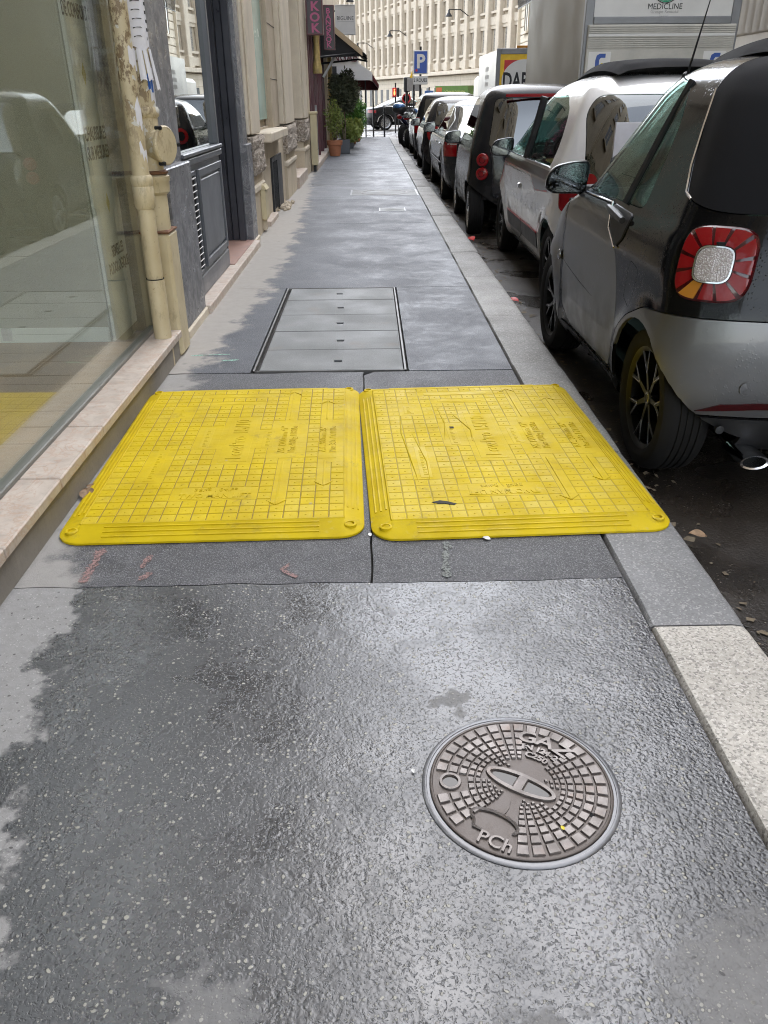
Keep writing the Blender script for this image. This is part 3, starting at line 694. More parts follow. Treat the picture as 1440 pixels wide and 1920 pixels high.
M['creampaint'] = plain('cream_paint', (.52, .44, .27), .5, 0, .12, 5, bump=.12, bscale=60)
def m_pipe():
    t = NT('peeling_cream_paint'); z = t.xyz()[2]
    c = t.mix(t.mr(t.noise(6, 4), .3, .7), (.50, .41, .25), (.60, .51, .33))
    up = t.mr(z, .95, 1.35); pe = t.math('MULTIPLY', t.mr(t.noise(24, 6, .72, stretch=(1, 1, .55)), .50, .56), t.mr(z, .95, 1.35, .0, 1)); low = t.math('MULTIPLY', t.mr(t.noise(19, 5, .7, stretch=(1, 1, .4)), .56, .66), .55); c = t.mix(low, c, (.30, .24, .15)); c = t.mix(pe, c, (.22, .155, .085))
    pw = t.math('MULTIPLY', t.mr(t.noise(15, 4, .6), .60, .63), t.mr(z, .9, 1.1)); c = t.mix(pw, c, (.60, .58, .52))
    ru = t.mr(t.noise(55, 4, .7), .64, .72); c = t.mix(t.math('MULTIPLY', ru, .55), c, (.16, .085, .04))
    h = t.math('SUBTRACT', t.noise(30, 4), t.math('MULTIPLY', pe, .6))
    return t.done(t.bsdf(c, .52, 0, t.bump(h, .3, .003)))
M['pipe'] = m_pipe()
M['rust'] = plain('rust', (.16, .075, .035), .85, 0, .4, 25, bump=.4)
M['greywood'] = plain('grey_painted_wood', (.105, .11, .12), .38, 0, .12, 4, bump=.06, bscale=30)
M['darkwood'] = plain('dark_door_paint', (.040, .041, .050), .35, 0, .12, 4, bump=.06, bscale=30)
M['dark'] = plain('dark_interior', (.018, .017, .016), .9)
M['redtile'] = plain('pink_threshold', (.33, .20, .155), .55, 0, .2, 8, bump=.1)
M['glass'] = glass('shop_glass', (.98, .995, .975), .025, .42, 0, .01)
M['mirrorglass'] = glass('dark_shop_glass', (.5, .55, .55), .62, .9, 0, .02)
M['frost'] = plain('frosted_green_glass', (.30, .43, .37), .22, 0, .06, 1.2)
M['boardwhite'] = plain('display_panel_paint', (.88, .92, .84), .5, 0, .04, 2)
M['wallgreen'] = plain('display_wall', (.50, .49, .385), .7, 0, .08, 2)
M['floorwood'] = plain('display_floor', (.52, .37, .23), .45, 0, .2, 3, bump=.1, bscale=40)
M['ink'] = plain('black_print', (.012, .012, .013), .6)
M['yellowprint'] = plain('yellow_print', (.55, .46, .03), .6)
M['iron_black'] = plain('black_ironwork', (.02, .02, .022), .5, .3)
M['whitepaint'] = plain('white_paint', (.72, .71, .68), .45)
M['paper'] = plain('paper', (.74, .73, .76), .8, 0, .06, 20)

def joined_windows(b, parent, x, y0, y1, z0, z1, ny, nz, w, h, wmat, smat, face=1, name='window'):
    """rows of recess-free sash windows on an upper front (x = plane, face = street side)"""
    for j in range(nz):
        for i in range(ny):
            cy = y0+(y1-y0)*(i+.5)/ny; cz = z0+(z1-z0)*(j+.5)/nz
            o = MB().box(x-.02*face, x+.012*face, cy-w/2, cy+w/2, cz-h/2, cz+h/2).build(name, wmat, parent)
            f = MB()
            for s in (-1, 0, 1): f.box(x, x+.05*face, cy+s*(w/2)-.04, cy+s*(w/2)+.04, cz-h/2, cz+h/2)
            f.box(x, x+.06*face, cy-w/2-.1, cy+w/2+.1, cz+h/2, cz+h/2+.12); f.box(x, x+.16*face, cy-w/2-.15, cy+w/2+.15, cz-h/2-.14, cz-h/2)
            f.build('window_frame', smat, o)
M['winglass'] = plain('window_glass_dark', (.05, .055, .06), .08)

# ---- shoe shop with the big glass front
s1 = thing('shop_building', 'corner-to-pipe stone building with a large shoe shop window over a marble sill', 'building', (0, 0, 0))
wall = MB().box(-9, -1.19, -14, 4.55, 3.7, 19).build('upper_wall', M['stone'], s1)
joined_windows(None, s1, -1.19, -8, 4.4, 4.6, 18, 4, 4, 1.1, 2.1, M['winglass'], M['stone2'])
MB().box(-1.30, -1.072, -14, 4.385, -.05, .112).build('plinth', M['plinth'], s1)
jy = [4.392, 4.30, 2.93, 2.45, 1.98, 1.1, .1, -1, -3]
for i in range(len(jy)-1):
    MB().box(-1.26, -1.052+random.uniform(-.002, .002), jy[i+1]+.0012, jy[i]-.0012, .112, .153+random.uniform(-.0015, .0015), .005).build('sill_stone', M['cap'], s1)
b = MB().box(-1.216, -1.208, -13, 4.43, .150, 3.7); b.build('window_pane', M['glass'], s1)  # upper part is out of view, raised to let more daylight in
b = MB(); b.box(-1.235, -1.19, -13, 4.43, .150, .172, .004); b.build('window_bead', plain('bead_metal', (.22, .22, .20), .4, .5), s1)
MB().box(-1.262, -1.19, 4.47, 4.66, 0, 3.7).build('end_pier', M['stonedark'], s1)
MB().box(-3.4, -1.23, -13, 4.275, .06, .118).build('display_floor', M['floorwood'], s1)
b = MB()
for k in range(12): b.box(-3.4, -1.24, 4.275-.36*(k+1)+.002, 4.275-.36*k-.002, .118, .1215)
b.f = b.f; 
for k in range(12): MB().box(-3.4, -1.24, 4.275-.36*(k+1)+.002, 4.275-.36*k-.002, .1185, .122).build('floor_board', M['floorwood'], s1)
blk = MB().box(-3.4, -1.405, 4.28, 5.6, .06, 3.7).build('display_wall', M['wallgreen'], s1)
MB().box(-3.4, -1.41, 4.274, 4.2795, .122, .20).build('skirting', M['boardwhite'], s1)
MB().box(-2.85, -2.8, -13, 4.28, .06, 3.7).build('rear_wall', M['wallgreen'], s1)
MB().box(-3.4, -1.23, -13, 4.28, 3.65, 3.695).build('shop_ceiling', M['whitepaint'], s1)
MB().box(-1.98, -1.93, 4.26, 4.2735, .135, .20).build('power_socket', M['whitepaint'], s1)
pn = MB().box(-1.40, -1.385, 4.29, 4.92, .124, 2.6).build('display_panel', M['boardwhite'], s1)
def ptx(s, size, y, z, sx=.9): text('panel_lettering', s, size, (-1.3845, y, z), (0, 1, 0), (0, 0, 1), M['ink'], pn, extrude=.0006, bold=.0012, sx=sx)
ptx('CHAUSSURES\nSUR MESURES', .088, 4.495, 1.085, .66); ptx('SEMELLES\nPODOLOGIQUES', .082, 4.565, .515, .62); ptx('CHAUSSURES\nDE CONFORT', .088, 4.47, 1.70, .68)
for z, y in ((1.395, 4.46), (.80, 4.52), (1.95, 4.5)): MB().prism([(y-.028, z), (y, z-.05), (y+.028, z), (y, z+.05)], -1.3846, -1.3838, 'x').build('panel_diamond', M['yellowprint'], pn)

# ---- drain pipes
def ring(b, x, y, z, r, h, lip=.0): b.lathe([(r*.98, z), (r, z+.004), (r, z+h-.006), (r*.97, z+h)], 24, Matrix.Translation((x, y, 0)))
dp = thing('drain_pipe', 'slim cream downpipe with peeling paint next to the shop glass', 'drain pipe', (-1.115, 4.235, 0))
MB().lathe([(.045, 0), (.045, .455), (.0445, .457)], 24).build('lower_pipe', M['pipe'], dp, 40)
MB().lathe([(.041, .45), (.041, 3.2), (.041, 19)], 24).build('pipe', M['pipe'], dp, 40)
b = MB(); b.lathe([(.043, .80), (.050, .81), (.051, .90), (.048, .905), (.050, .91), (.053, .925), (.053, .945), (.046, .955)], 24); b.build('socket_joint', M['pipe'], dp, 40)
b = MB(); b.lathe([(.044, 1.95), (.052, 1.96), (.052, 2.05), (.044, 2.06)], 24); b.build('socket_joint', M['pipe'], dp, 40)
MB().lathe([(.0452, .4575), (.0452, .463)], 24, None, False).build('pipe_gap', M['black'], dp)
for k, (z, a, w, h) in enumerate(((1.22, -.5, .035, .10), (1.45, -.3, .045, .06), (1.06, -.5, .04, .06))):
    b = MB(); 
    for i in range(7):
        aa = a+(i/6-.5)*w/.041*1.1; b.v += [(.0418*math.cos(aa), .0418*math.sin(aa), z-h/2+random.uniform(-.03, .03)), (.0418*math.cos(aa), .0418*math.sin(aa), z+h/2+random.uniform(-.03, .03))]
    b.f = [(2*i, 2*i+2, 2*i+3, 2*i+1) for i in range(6)]; b.build('torn_sticker', M['paper'], dp)
tp = thing('drain_pipe', 'thick cream drain pipe with a round bolted inspection hatch', 'drain pipe', (-1.135, 4.50, 0))
MB().lathe([(.070, .64), (.070, 1.9), (.070, 19)], 28).build('pipe', M['pipe'], tp, 40)
MB().box(-.075, .078, -.10, .105, 0, .66, .016).build('square_shoe', M['pipe'], tp)
MB().box(-.077, .080, -.103, .108, .655, .668, .004).build('shoe_flange', M['rust'], tp)
b = MB(); b.lathe([(.072, .84), (.088, .855), (.090, .90), (.094, .905), (.094, .93), (.080, .938)], 28); b.build('bell_joint', M['pipe'], tp, 40)
b = MB(); b.lathe([(.074, .938), (.090, .942), (.090, .952), (.076, .958)], 28); b.build('rust_ring', M['rust'], tp, 40)
b = MB(); b.lathe([(.072, 1.20), (.081, 1.21), (.083, 1.235), (.076, 1.25)], 28); b.build('upper_collar', M['pipe'], tp, 40)
hx = Matrix.Translation((.0, .0, 1.075)) @ Matrix.Rotation(R(-22), 4, 'Z') @ Matrix.Rotation(R(90), 4, 'Y')
b = MB(); b.lathe([(.072, .02), (.074, .085), (.078, .10)], 28, hx); b.build('hatch_neck', M['pipe'], tp, 40)
b = MB(); b.lathe([(.088, .100), (.092, .104), (.092, .116), (.086, .122), (.0001, .124)], 28, hx); hc = b.build('hatch_cover', M['pipe'], tp, 40)
for a in (90, 210, 330):
    b = MB(); b.lathe([(.010, .098), (.010, .132), (.0001, .133)], 6, hx @ Matrix.Translation((.094*math.cos(R(a)), .094*math.sin(R(a)), 0))); b.build('hatch_bolt', M['iron_black'], hc)
# notice taped round the thick pipe
nt = thing('paper_notice', 'white tear-off paper notice taped round the thick drain pipe', 'notice', (-1.135, 4.50, 0))
def curl(r, a0, a1, z0, z1, n=10, wob=.003):
    b = MB()
    for i in range(n+1):
        a = a0+(a1-a0)*i/n; rr = r+wob*math.sin(i*1.3); b.v += [(rr*math.cos(a), rr*math.sin(a), z0+.01*math.sin(i)), (rr*math.cos(a), rr*math.sin(a), z1)]
    b.f = [(2*i, 2*i+2, 2*i+3, 2*i+1) for i in range(n)]; return b
curl(.0735, R(-100), R(25), 1.50, 1.90).build('sheet', M['paper'], nt)
for k in range(5):
    a = R(-95+25*k); b = curl(.075+.004*(k % 2), a, a+R(20), 1.40-.02*(k % 2)-.02*k, 1.50, 3, .002)
    for i in range(0, len(b.v), 2): x, y, z = b.v[i]; b.v[i] = (x*1.25, y*1.25+.03*(k/4), z)
    b.build('tear_strip', M['paper'], nt)
for k in range(9):
    b = curl(.0742, R(-70), R(-10+(k*37 % 25)), 1.545+.036*k, 1.5505+.036*k, 5, .003); b.v = [(x*1.008, y*1.008, z) for x, y, z in b.v]; b.build('print_line', M['ink'], nt)
st = thing('sticker', 'torn blue and white sticker on the thick drain pipe', 'sticker', (-1.135, 4.50, 0))
curl(.0712, R(-30), R(15), 1.27, 1.42, 6, .0005).build('white_field', M['paper'], st)
curl(.0720, R(-38), R(-8), 1.32, 1.395, 6, .0005).build('blue_field', plain('blue_print', (.03, .12, .42), .5), st)

# ---- second shop: grey marble piers, grey wooden front, dark door
s2 = thing('shop_building', 'building with a dark grey wooden shopfront and marble piers past the drain pipes', 'building', (0, 0, 0))
MB().box(-9, -1.15, 4.56, 8.5, 2.75, 19).build('upper_wall', M['stone2'], s2)
joined_windows(None, s2, -1.15, 4.7, 8.4, 4, 18, 1, 4, 1.1, 2.1, M['winglass'], M['stone'])
MB().box(-1.5, -1.145, 4.67, 5.04, .90, 2.75).build('marble_pier', M['greymarble'], s2)
b = MB(); b.box(-1.5, -1.103, 4.73, 5.375, .05, .945, .006); b.build('marble_plinth', M['greymarble'], s2)
MB().box(-1.5, -1.09, 4.75, 5.385, -.02, .052, .008).build('base_stone', M['stone2'], s2)
MB().box(-1.10, -1.088, 5.0, 5.004, .0, .0).build('void', M['black'], s2) if False else None
MB().box(-1.5, -1.16, 5.04, 5.40, .945, 2.75).build('pier_return', M['greymarble'], s2)
MB().box(-1.42, -1.075, 5.39, 8.16, -.04, .058, .006).build('door_step', M['cap'], s2)
MB().box(-1.95, -1.13, 6.86, 8.14, .058, .064).build('threshold_tile', M['redtile'], s2)
sf = MB().box(-1.5, -1.175, 5.39, 6.84, .058, .90).build('shopfront_base', M['greywood'], s2)
MB().box(-1.5, -1.165, 5.39, 6.85, .058, .19, .005).build('kickboard', M['greywood'], sf)
b = MB(); b.box(-1.20, -1.150, 5.39, 6.85, .90, .945, .008); b.box(-1.20, -1.142, 5.39, 6.85, .952, .978, .006); b.build('sill_rail', M['greywood'], sf)
def pframe(name, y0, y1, z0, z1, x, w, d, mat, parent):
    b = MB(); b.box(x, x+d, y0, y0+w, z0, z1, .004); b.box(x, x+d, y1-w, y1, z0, z1, .004); b.box(x, x+d-.001, y0+w, y1-w, z0, z0+w, .004); b.box(x, x+d-.001, y0+w, y1-w, z1-w, z1, .004); return b.build(name, mat, parent)
pframe('panel_frame', 5.88, 6.80, .22, .86, -1.176, .05, .022, M['greywood'], sf)
MB().box(-1.176, -1.162, 5.95, 6.73, .29, .79, .012).build('raised_panel', M['greywood'], sf)
pframe('vent_frame', 5.46, 5.80, .20, .86, -1.176, .03, .014, M['greywood'], sf)
MB().box(-1.176, -1.1735, 5.49, 5.77, .23, .83).build('vent_backing', M['black'], sf)
sm = MB().add(*(lambda q: (q.v, q.f))(MB().box(-.008, .008, -.135, .135, -.0025, .0025)), M=Matrix.Rotation(R(-38), 4, 'Y')).mesh('vent_slat'); sm.materials.append(M['whitepaint'])
for k in range(15): mobj('vent_slat', sm, None, sf, 0, (-1.163, 5.63, .255+.04*k))
MB().box(-1.208, -1.20, 5.42, 6.80, .978, 2.60).build('window_pane', M['mirrorglass'], s2)
b = MB(); b.box(-1.25, -1.165, 6.79, 6.85, .978, 2.7, .006); b.box(-1.25, -1.165, 5.39, 5.43, .978, 2.7, .006); b.box(-1.25, -1.165, 5.43, 6.79, 2.60, 2.7, .006); b.build('window_frame', M['greywood'], s2)
b = MB(); b.box(-1.9, -1.85, 5.39, 6.84, .9, 2.75); b.box(-1.9, -1.25, 5.39, 5.41, .9, 2.75); b.box(-1.9, -1.17, 6.845, 6.86, .05, 2.75); b.box(-1.9, -1.25, 5.4, 6.84, .86, .9); b.build('window_backing', M['dark'], s2)
b = MB(); b.box(-2.0, -1.95, 6.86, 8.2, .05, 2.75); b.box(-1.95, -1.2, 6.86, 8.2, 2.70, 2.75); b.build('porch_wall', M['dark'], s2)
dr = MB().box(-1.95, -1.33, 8.14, 8.19, .066, 2.70).build('door', M['darkwood'], s2)
def fy(y0, x0, x1, z0, z1, w, d, name, parent):
    b = MB(); b.box(x0, x0+w, y0-d, y0, z0, z1, .003); b.box(x1-w, x1, y0-d, y0, z0, z1, .003); b.box(x0+w, x1-w, y0-d+.001, y0, z0, z0+w, .003); b.box(x0+w, x1-w, y0-d+.001, y0, z1-w, z1, .003); return b.build(name, M['darkwood'], parent)
fy(8.141, -1.86, -1.42, .18, .70, .03, .014, 'lower_panel', dr); fy(8.141, -1.86, -1.42, .86, 2.55, .03, .014, 'upper_panel', dr)
MB().box(-1.40, -1.335, 8.10, 8.15, .066, 2.7, .005).build('door_stile', M['darkwood'], dr)
b = MB(); b.box(-1.33, -1.265, 8.12, 8.19, .062, 2.7, .006); b.box(-1.262, -1.20, 8.09, 8.19, .062, 2.7, .006); b.build('door_jamb', M['darkwood'], s2)
b = MB(); b.box(-1.5, -1.165, 8.17, 8.44, .9, 2.75); b.build('marble_pier', M['greymarble'], s2)
MB().box(-1.5, -1.135, 8.16, 8.50, .05, .905, .005).build('marble_plinth', M['greymarble'], s2)
MB().box(-1.5, -1.12, 8.12, 8.53, -.02, .055, .006).build('base_stone', M['stone2'], s2)

# ---- limestone house with rough blocks
s3 = thing('limestone_building', 'pale limestone house with rough carved blocks and a frosted green window', 'building', (0, 0, 0))
MB().box(-9, -1.15, 8.505, 16.9, 3.4, 19).build('upper_wall', M['stone2'], s3)
joined_windows(None, s3, -1.15, 8.7, 16.8, 5, 18, 3, 3, 1.1, 2.1, M['winglass'], M['stone'])
def pilaster(y0, y1):
    MB().box(-1.6, -1.16, y0, y1, .97, 3.4, .01).build('pilaster_shaft', M['stone2'], s3)
    MB().box(-1.16, -1.135, y0+.12, y1-.12, .97, 3.4, .008).build('pilaster_face', M['stone2'], s3)
    n = 9; b = MB(); r_ = random.Random(int(y0*10))
    ya, yb, za, zb = y0-.01, y1+.01, .60, .95
    for j in range(n+1):
        for i in range(n+1):
            e = 1 if 0 < i < n and 0 < j < n else 0; b.v.append((-1.125+(r_.uniform(.0, .028) if e else 0), ya+(yb-ya)*i/n, za+(zb-za)*j/n))
    b.f = [(j*(n+1)+i, j*(n+1)+i+1, (j+1)*(n+1)+i+1, (j+1)*(n+1)+i) for j in range(n) for i in range(n)]
    b.box(-1.6, -1.126, ya, yb, za, zb); b.build('rough_block', M['rustic'], s3)
    MB().box(-1.6, -1.165, y0+.02, y1-.02, .50, .60).build('pilaster_neck', M['stone'], s3)
    MB().box(-1.6, -1.135, y0, y1, .43, .50, .015).build('pilaster_moulding', M['stone2'], s3)
    MB().box(-1.6, -1.155, y0+.015, y1-.015, -.03, .43).build('pilaster_base', M['stone'], s3)
pilaster(8.56, 9.42); pilaster(12.2, 13.75); pilaster(15.7, 16.85)
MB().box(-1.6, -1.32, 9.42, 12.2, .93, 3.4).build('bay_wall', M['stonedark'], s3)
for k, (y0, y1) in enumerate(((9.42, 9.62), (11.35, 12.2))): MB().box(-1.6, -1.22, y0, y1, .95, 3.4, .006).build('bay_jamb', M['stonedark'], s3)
for z in (1.5, 2.1, 2.7): MB().box(-1.5, -1.217, 11.36, 12.195, z, z+.008).build('stone_joint', M['joint'], s3)
MB().box(-1.5, -1.19, 9.42, 12.2, -.03, .86).build('apron_wall', M['stone'], s3)
MB().box(-1.5, -1.055, 9.62, 11.55, .855, .955, .012).build('window_sill', M['stone2'], s3)
MB().box(-1.30, -1.285, 9.66, 11.33, 1.06, 3.3).build('window_pane', M['frost'], s3)
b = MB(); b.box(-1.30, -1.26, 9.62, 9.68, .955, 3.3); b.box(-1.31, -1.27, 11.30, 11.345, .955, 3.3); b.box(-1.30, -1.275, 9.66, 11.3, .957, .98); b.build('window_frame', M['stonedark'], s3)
gr = MB().box(-1.195, -1.185, 10.5, 11.55, .06, .62).build('cellar_hatch', M['black'], s3)
b = MB(); b.box(-1.19, -1.165, 10.46, 11.6, .60, .65); b.box(-1.19, -1.165, 10.46, 10.5, .03, .60); b.box(-1.19, -1.165, 11.05, 11.6, .03, .60); b.build('hatch_frame', M['iron_black'], gr)
for k in range(7): MB().box(-1.184, -1.172, 10.53+.075*k, 10.545+.075*k, .06, .6).build('hatch_bar', M['iron_black'], gr)
MB().box(-1.35, -1.115, 9.50, 10.35, -.02, .055, .008).build('low_step', M['cap'], s3)
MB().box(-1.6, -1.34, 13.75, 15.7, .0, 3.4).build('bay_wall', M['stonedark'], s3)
for z in (.9, 1.55, 2.3): MB().box(-1.5, -1.338, 13.76, 15.69, z, z+.008).build('stone_joint', M['joint'], s3)
MB().box(-1.5, -1.115, 13.76, 15.72, -.03, .17, .008).build('door_step', M['cap'], s3)
ub = thing('utility_box', 'narrow cream utility box on the limestone wall near the door', 'utility box', (-1.135, 9.16, .10))
MB().box(-.02, .035, -.12, .12, .03, .33, .006).build('box_body', M['creampaint'], ub); MB().prism([(-.02, .33), (.05, .33), (.02, .375), (-.02, .375)], -.12, .12, 'y').build('sloped_lid', M['creampaint'], ub)
MB().box(-.02, .015, -.06, .06, -.08, .03).build('cable_duct', M['stone'], ub)
# rubble heap at the cellar hatch
for k in range(22):
    r_ = random.uniform(.015, .045); y = 11.35+random.uniform(-.45, .45); x = -1.10+random.uniform(-.07, .06)
    b = MB(); b.ellipsoid((0, 0, 0), (r_*random.uniform(.7, 1.2), r_*random.uniform(.8, 1.4), r_*.7), 7, 5)
    b.v = [(p[0]*random.uniform(.85, 1.1), p[1], p[2]*random.uniform(.8, 1.1)) for p in b.v]
    tag(b.build('rubble_stone', M['stonedark'], None, 0, (x, y, r_*.45)), 'small loose stone in the rubble by the cellar hatch', 'stone', 'rubble by the cellar hatch')
# ================================================================== RESTAURANT, CAFE, RIGHT-HAND AND FAR BUILDINGS
M['maroon'] = plain('maroon_paint', (.085, .016, .022), .4, 0, .15, 5)
M['signdark'] = plain('sign_face_dark', (.035, .022, .026), .35)
M['pinkletter'] = plain('pink_letters', (.40, .06, .16), .4)
M['gold'] = plain('gold_column', (.50, .36, .13), .45, .1, .35, 9, bump=.5, bscale=25, bdist=.01)
M['canvasblack'] = plain('black_canvas', (.014, .013, .013), .85, 0, .2, 8, bump=.15)
M['tan'] = plain('tan_wood', (.42, .30, .17), .5)
M['canvaswhite'] = plain('pale_canvas', (.62, .60, .58), .8, 0, .1, 3)
M['canvasred'] = plain('dark_red_canvas', (.09, .012, .014), .8, 0, .2, 5)
M['winroom'] = glass('restaurant_glass', (.45, .5, .5), .25, .85)
M['greypanel'] = plain('grey_panel', (.22, .235, .25), .5)
s4 = thing('restaurant_building', 'narrow restaurant front with maroon frames and gold columns', 'building', (0, 0, 0))
MB().box(-9, -1.15, 16.92, 26.5, 2.9, 19).build('upper_wall', M['stone2'], s4)
joined_windows(None, s4, -1.15, 17, 26.4, 5, 18, 3, 3, 1.1, 2.1, M['winglass'], M['stone'])
MB().box(-3, -1.6, 16.92, 26.5, 0, 2.9).build('dining_room', M['dark'], s4)
MB().box(-1.6, -1.02, 17.3, 23.3, -.03, .11, .01).build('entrance_step', M['cap'], s4)
MB().box(-1.6, -1.14, 16.92, 17.45, 0, 2.9).build('stone_pier', M['stone'], s4)
for y in (17.5, 18.62, 20.35, 21.9, 23.2): MB().box(-1.25, -1.12, y, y+.1, .11, 2.9, .008).build('door_frame', M['maroon'], s4)
for y0, y1 in ((17.6, 18.62), (20.45, 21.9), (22.0, 23.2)): MB().box(-1.22, -1.21, y0, y1, .9, 2.9).build('window_pane', M['winroom'], s4)
MB().box(-1.3, -1.16, 17.6, 18.62, .11, .9).build('window_panel', M['maroon'], s4)
MB().box(-1.3, -1.17, 18.72, 20.35, .11, 1.15).build('door_panel', M['greypanel'], s4)
MB().box(-1.28, -1.19, 18.72, 20.35, 1.15, 2.9).build('door_glass', M['winroom'], s4)
for y in (19.2, 25.4):
    b = MB(); b.lathe([(.10, 1.75 if y < 20 else 0), (.10, 1.85 if y < 20 else .1), (.07, 2.0 if y < 20 else .2), (.06, 2.3), (.075, 2.5), (.09, 2.7), (.11, 2.9)], 14, Matrix.Translation((-1.06, y, 0))); b.build('gold_column', M['gold'], s4, 50)
MB().box(-1.22, -1.0, 17.4, 20.3, 2.55, 2.62).build('canopy_board', M['maroon'], s4)
for y0, y1 in ((23.4, 23.8), (24.2, 25.2), (25.7, 26.4)): MB().box(-1.5, -1.15, y0, y1, 0, 2.9).build('shop_pier', M['stone'], s4)
MB().box(-1.5, -1.3, 23.3, 26.5, 0, 2.9).build('shop_backing', M['greypanel'], s4)
# boxed pipe in cream boards
cp = thing('boxed_pipe', 'cream wooden box cladding a pipe at the restaurant corner', 'pipe box', (-1.06, 17.15, 0))
MB().box(-.06, .06, -.13, .13, .12, 1.02, .006).build('cladding', M['creampaint'], cp); MB().box(-.075, .075, -.15, .15, 1.02, 1.06, .006).build('cap_board', M['creampaint'], cp); MB().box(-.03, .02, -.05, .05, 0, .12).build('pipe_foot', M['iron_black'], cp); MB().box(.0605, .063, -.13, .13, .40, .408).build('board_joint', M['black'], cp)
def blade_sign(name, label, y, x0, x1, z0, z1, fm, bm, th=.16):
    t = thing(name, label, 'shop sign', ((x0+x1)/2, y, z0)); hw = (x1-x0)/2; h = z1-z0
    MB().box(-hw+.02, hw-.02, -.012, th-.01, .02, h-.02).build('sign_face', fm, t)
    b = MB(); b.box(-hw, -hw+.022, -.025, th, 0, h, .004); b.box(hw-.022, hw, -.025, th, 0, h, .004); b.box(-hw+.02, hw-.02, -.025, th, 0, .022, .004); b.box(-hw+.02, hw-.02, -.025, th, h-.022, h, .004); b.build('sign_frame', bm, t)
    MB().cyl((-hw-.25, th/2, h*.8), (-hw, th/2, h*.8), .018).build('bracket', M['iron_black'], t); return t
g1 = blade_sign('vertical_sign', 'dark maroon vertical blade sign with large pink letters, the nearer one', 17.0, -1.105, -.80, 2.315, 3.62, M['signdark'], M['maroon'])
for i, ch in enumerate('BANGKOK'): text('sign_letter', ch, .195, (.005, -.0135, 1.115-.169*i), (1, 0, 0), (0, 0, 1), M['pinkletter'], g1, extrude=.004, bold=.006, sx=1.15)
g2 = blade_sign('vertical_sign', 'smaller dark vertical blade sign with faded pink letters behind the first', 19.5, -.915, -.685, 2.19, 3.0, M['signdark'], M['maroon'])
for i, ch in enumerate('BANGKOK'): text('sign_letter', ch, .135, (-.01, -.0135, .70-.102*i), (1, 0, 0), (0, 0, 1), M['pinkletter'], g2, extrude=.004, bold=.003, sx=1.15)
g3 = blade_sign('square_sign', 'pale grey square hanging sign with thin dark lettering', 24.0, -.82, -.30, 2.74, 3.40, M['canvaswhite'], M['canvaswhite'])
text('sign_letter', 'BIGUINE', .125, (.0, -.0135, .36), (1, 0, 0), (0, 0, 1), M['ink'], g3, extrude=.002, sx=.92)
MB().box(-.2, .22, -.0135, -.0125, .285, .289).build('sign_rule', M['ink'], g3)
lp = thing('wall_lamp', 'small dark wall lamp above the pale square sign', 'lamp', (-.42, 23.6, 3.42)); MB().lathe([(.10, 0), (.09, .03), (.02, .08), (.02, .16), (.0001, .17)], 14).build('lamp_shade', M['iron_black'], lp, 40); MB().tube([(0, 0, .16), (-.2, .02, .25), (-.45, .05, .2), (-.72, .1, .1)], .014).build('lamp_arm', M['iron_black'], lp)
aw = thing('awning', 'black folding-arm awning with a tan side edge over the pavement', 'awning', (0, 0, 0))
AX0, AZ0, AX1, AZ1, AY0, AY1 = -1.15, 3.05, -.02, 2.20, 22.0, 26.0
b = MB(); b.prism([(AX0, AZ0), (AX1, AZ1), (AX1, AZ1-.02), (AX0, AZ0-.02)], AY0, AY1, 'y'); b.prism([(AX1, AZ1), (AX1-.012, AZ1), (AX1-.012, AZ1-.17), (AX1, AZ1-.17)], AY0, AY1, 'y'); b.build('canvas', M['canvasblack'], aw)
b = MB(); b.prism([(AX0, AZ0-.12), (AX0, AZ0+.02), (AX1-.1, AZ1+.10), (AX1-.1, AZ1-.03)], AY0-.05, AY0-.005, 'y'); b.build('side_edge', M['tan'], aw)
b = MB(); b.prism([(AX0, AZ0-.12), (AX1-.1, AZ1-.03), (AX0, AZ1-.05)], AY0-.004, AY0+.004, 'y'); b.build('side_curtain', M['canvasblack'], aw)
for dy in (0, .35): MB().tube([(-1.1, AY0+.3+dy, 1.75), (-.55, AY0+.2+dy, 2.55)], .022).build('strut', M['whitepaint'], aw)
for dy, z in ((0, 2.12), (1.6, 2.05)): MB().tube([(-1.15, AY0-.9+dy, z), (-.25, AY0+.05+dy, z+.12), (AX1, AY0+.4+dy, AZ1-.06)], .022).build('folding_arm', M['iron_black'], aw)
s5 = thing('cafe_building', 'corner cafe building at the street end with dark glazed front', 'building', (0, 0, 0))
MB().box(-9, -1.15, 26.55, 36.5, 3.0, 19).build('upper_wall', M['stone2'], s5)
joined_windows(None, s5, -1.15, 26.7, 36.4, 5, 18, 3, 3, 1.1, 2.1, M['winglass'], M['stone'])
MB().box(-9, -1.7, 26.55, 36.5, -.1, 3.0).build('cafe_room', M['dark'], s5)
MB().box(-1.7, -1.15, 26.55, 29.5, -.1, 3.0).build('pier', M['stone'], s5)
for k in range(9): MB().box(-1.2, -1.12, 29.5+.8*k, 29.58+.8*k, -.1, 3.0).build('glazing_bar', M['iron_black'], s5)
for k in range(8): MB().box(-1.17, -1.16, 29.58+.8*k, 30.3+.8*k, .5, 3.0).build('window_pane', M['winroom'], s5)
MB().box(-1.7, -1.13, 29.6, 36.3, -.1, .5).build('stall_riser', M['maroon'], s5)
text('fascia_letters', 'NGAB', .42, (-.72, 29.4, 2.45), (1, 0, 0), (0, 0, 1), M['maroon'], s5, extrude=.02, bold=.004, sx=.7)
MB().box(-1.15, -.30, 29.45, 29.5, 2.2, 2.7).build('fascia_board', M['canvaswhite'], s5)
ca = thing('awning', 'pale and dark red cafe awning at the street corner', 'awning', (0, 0, 0))
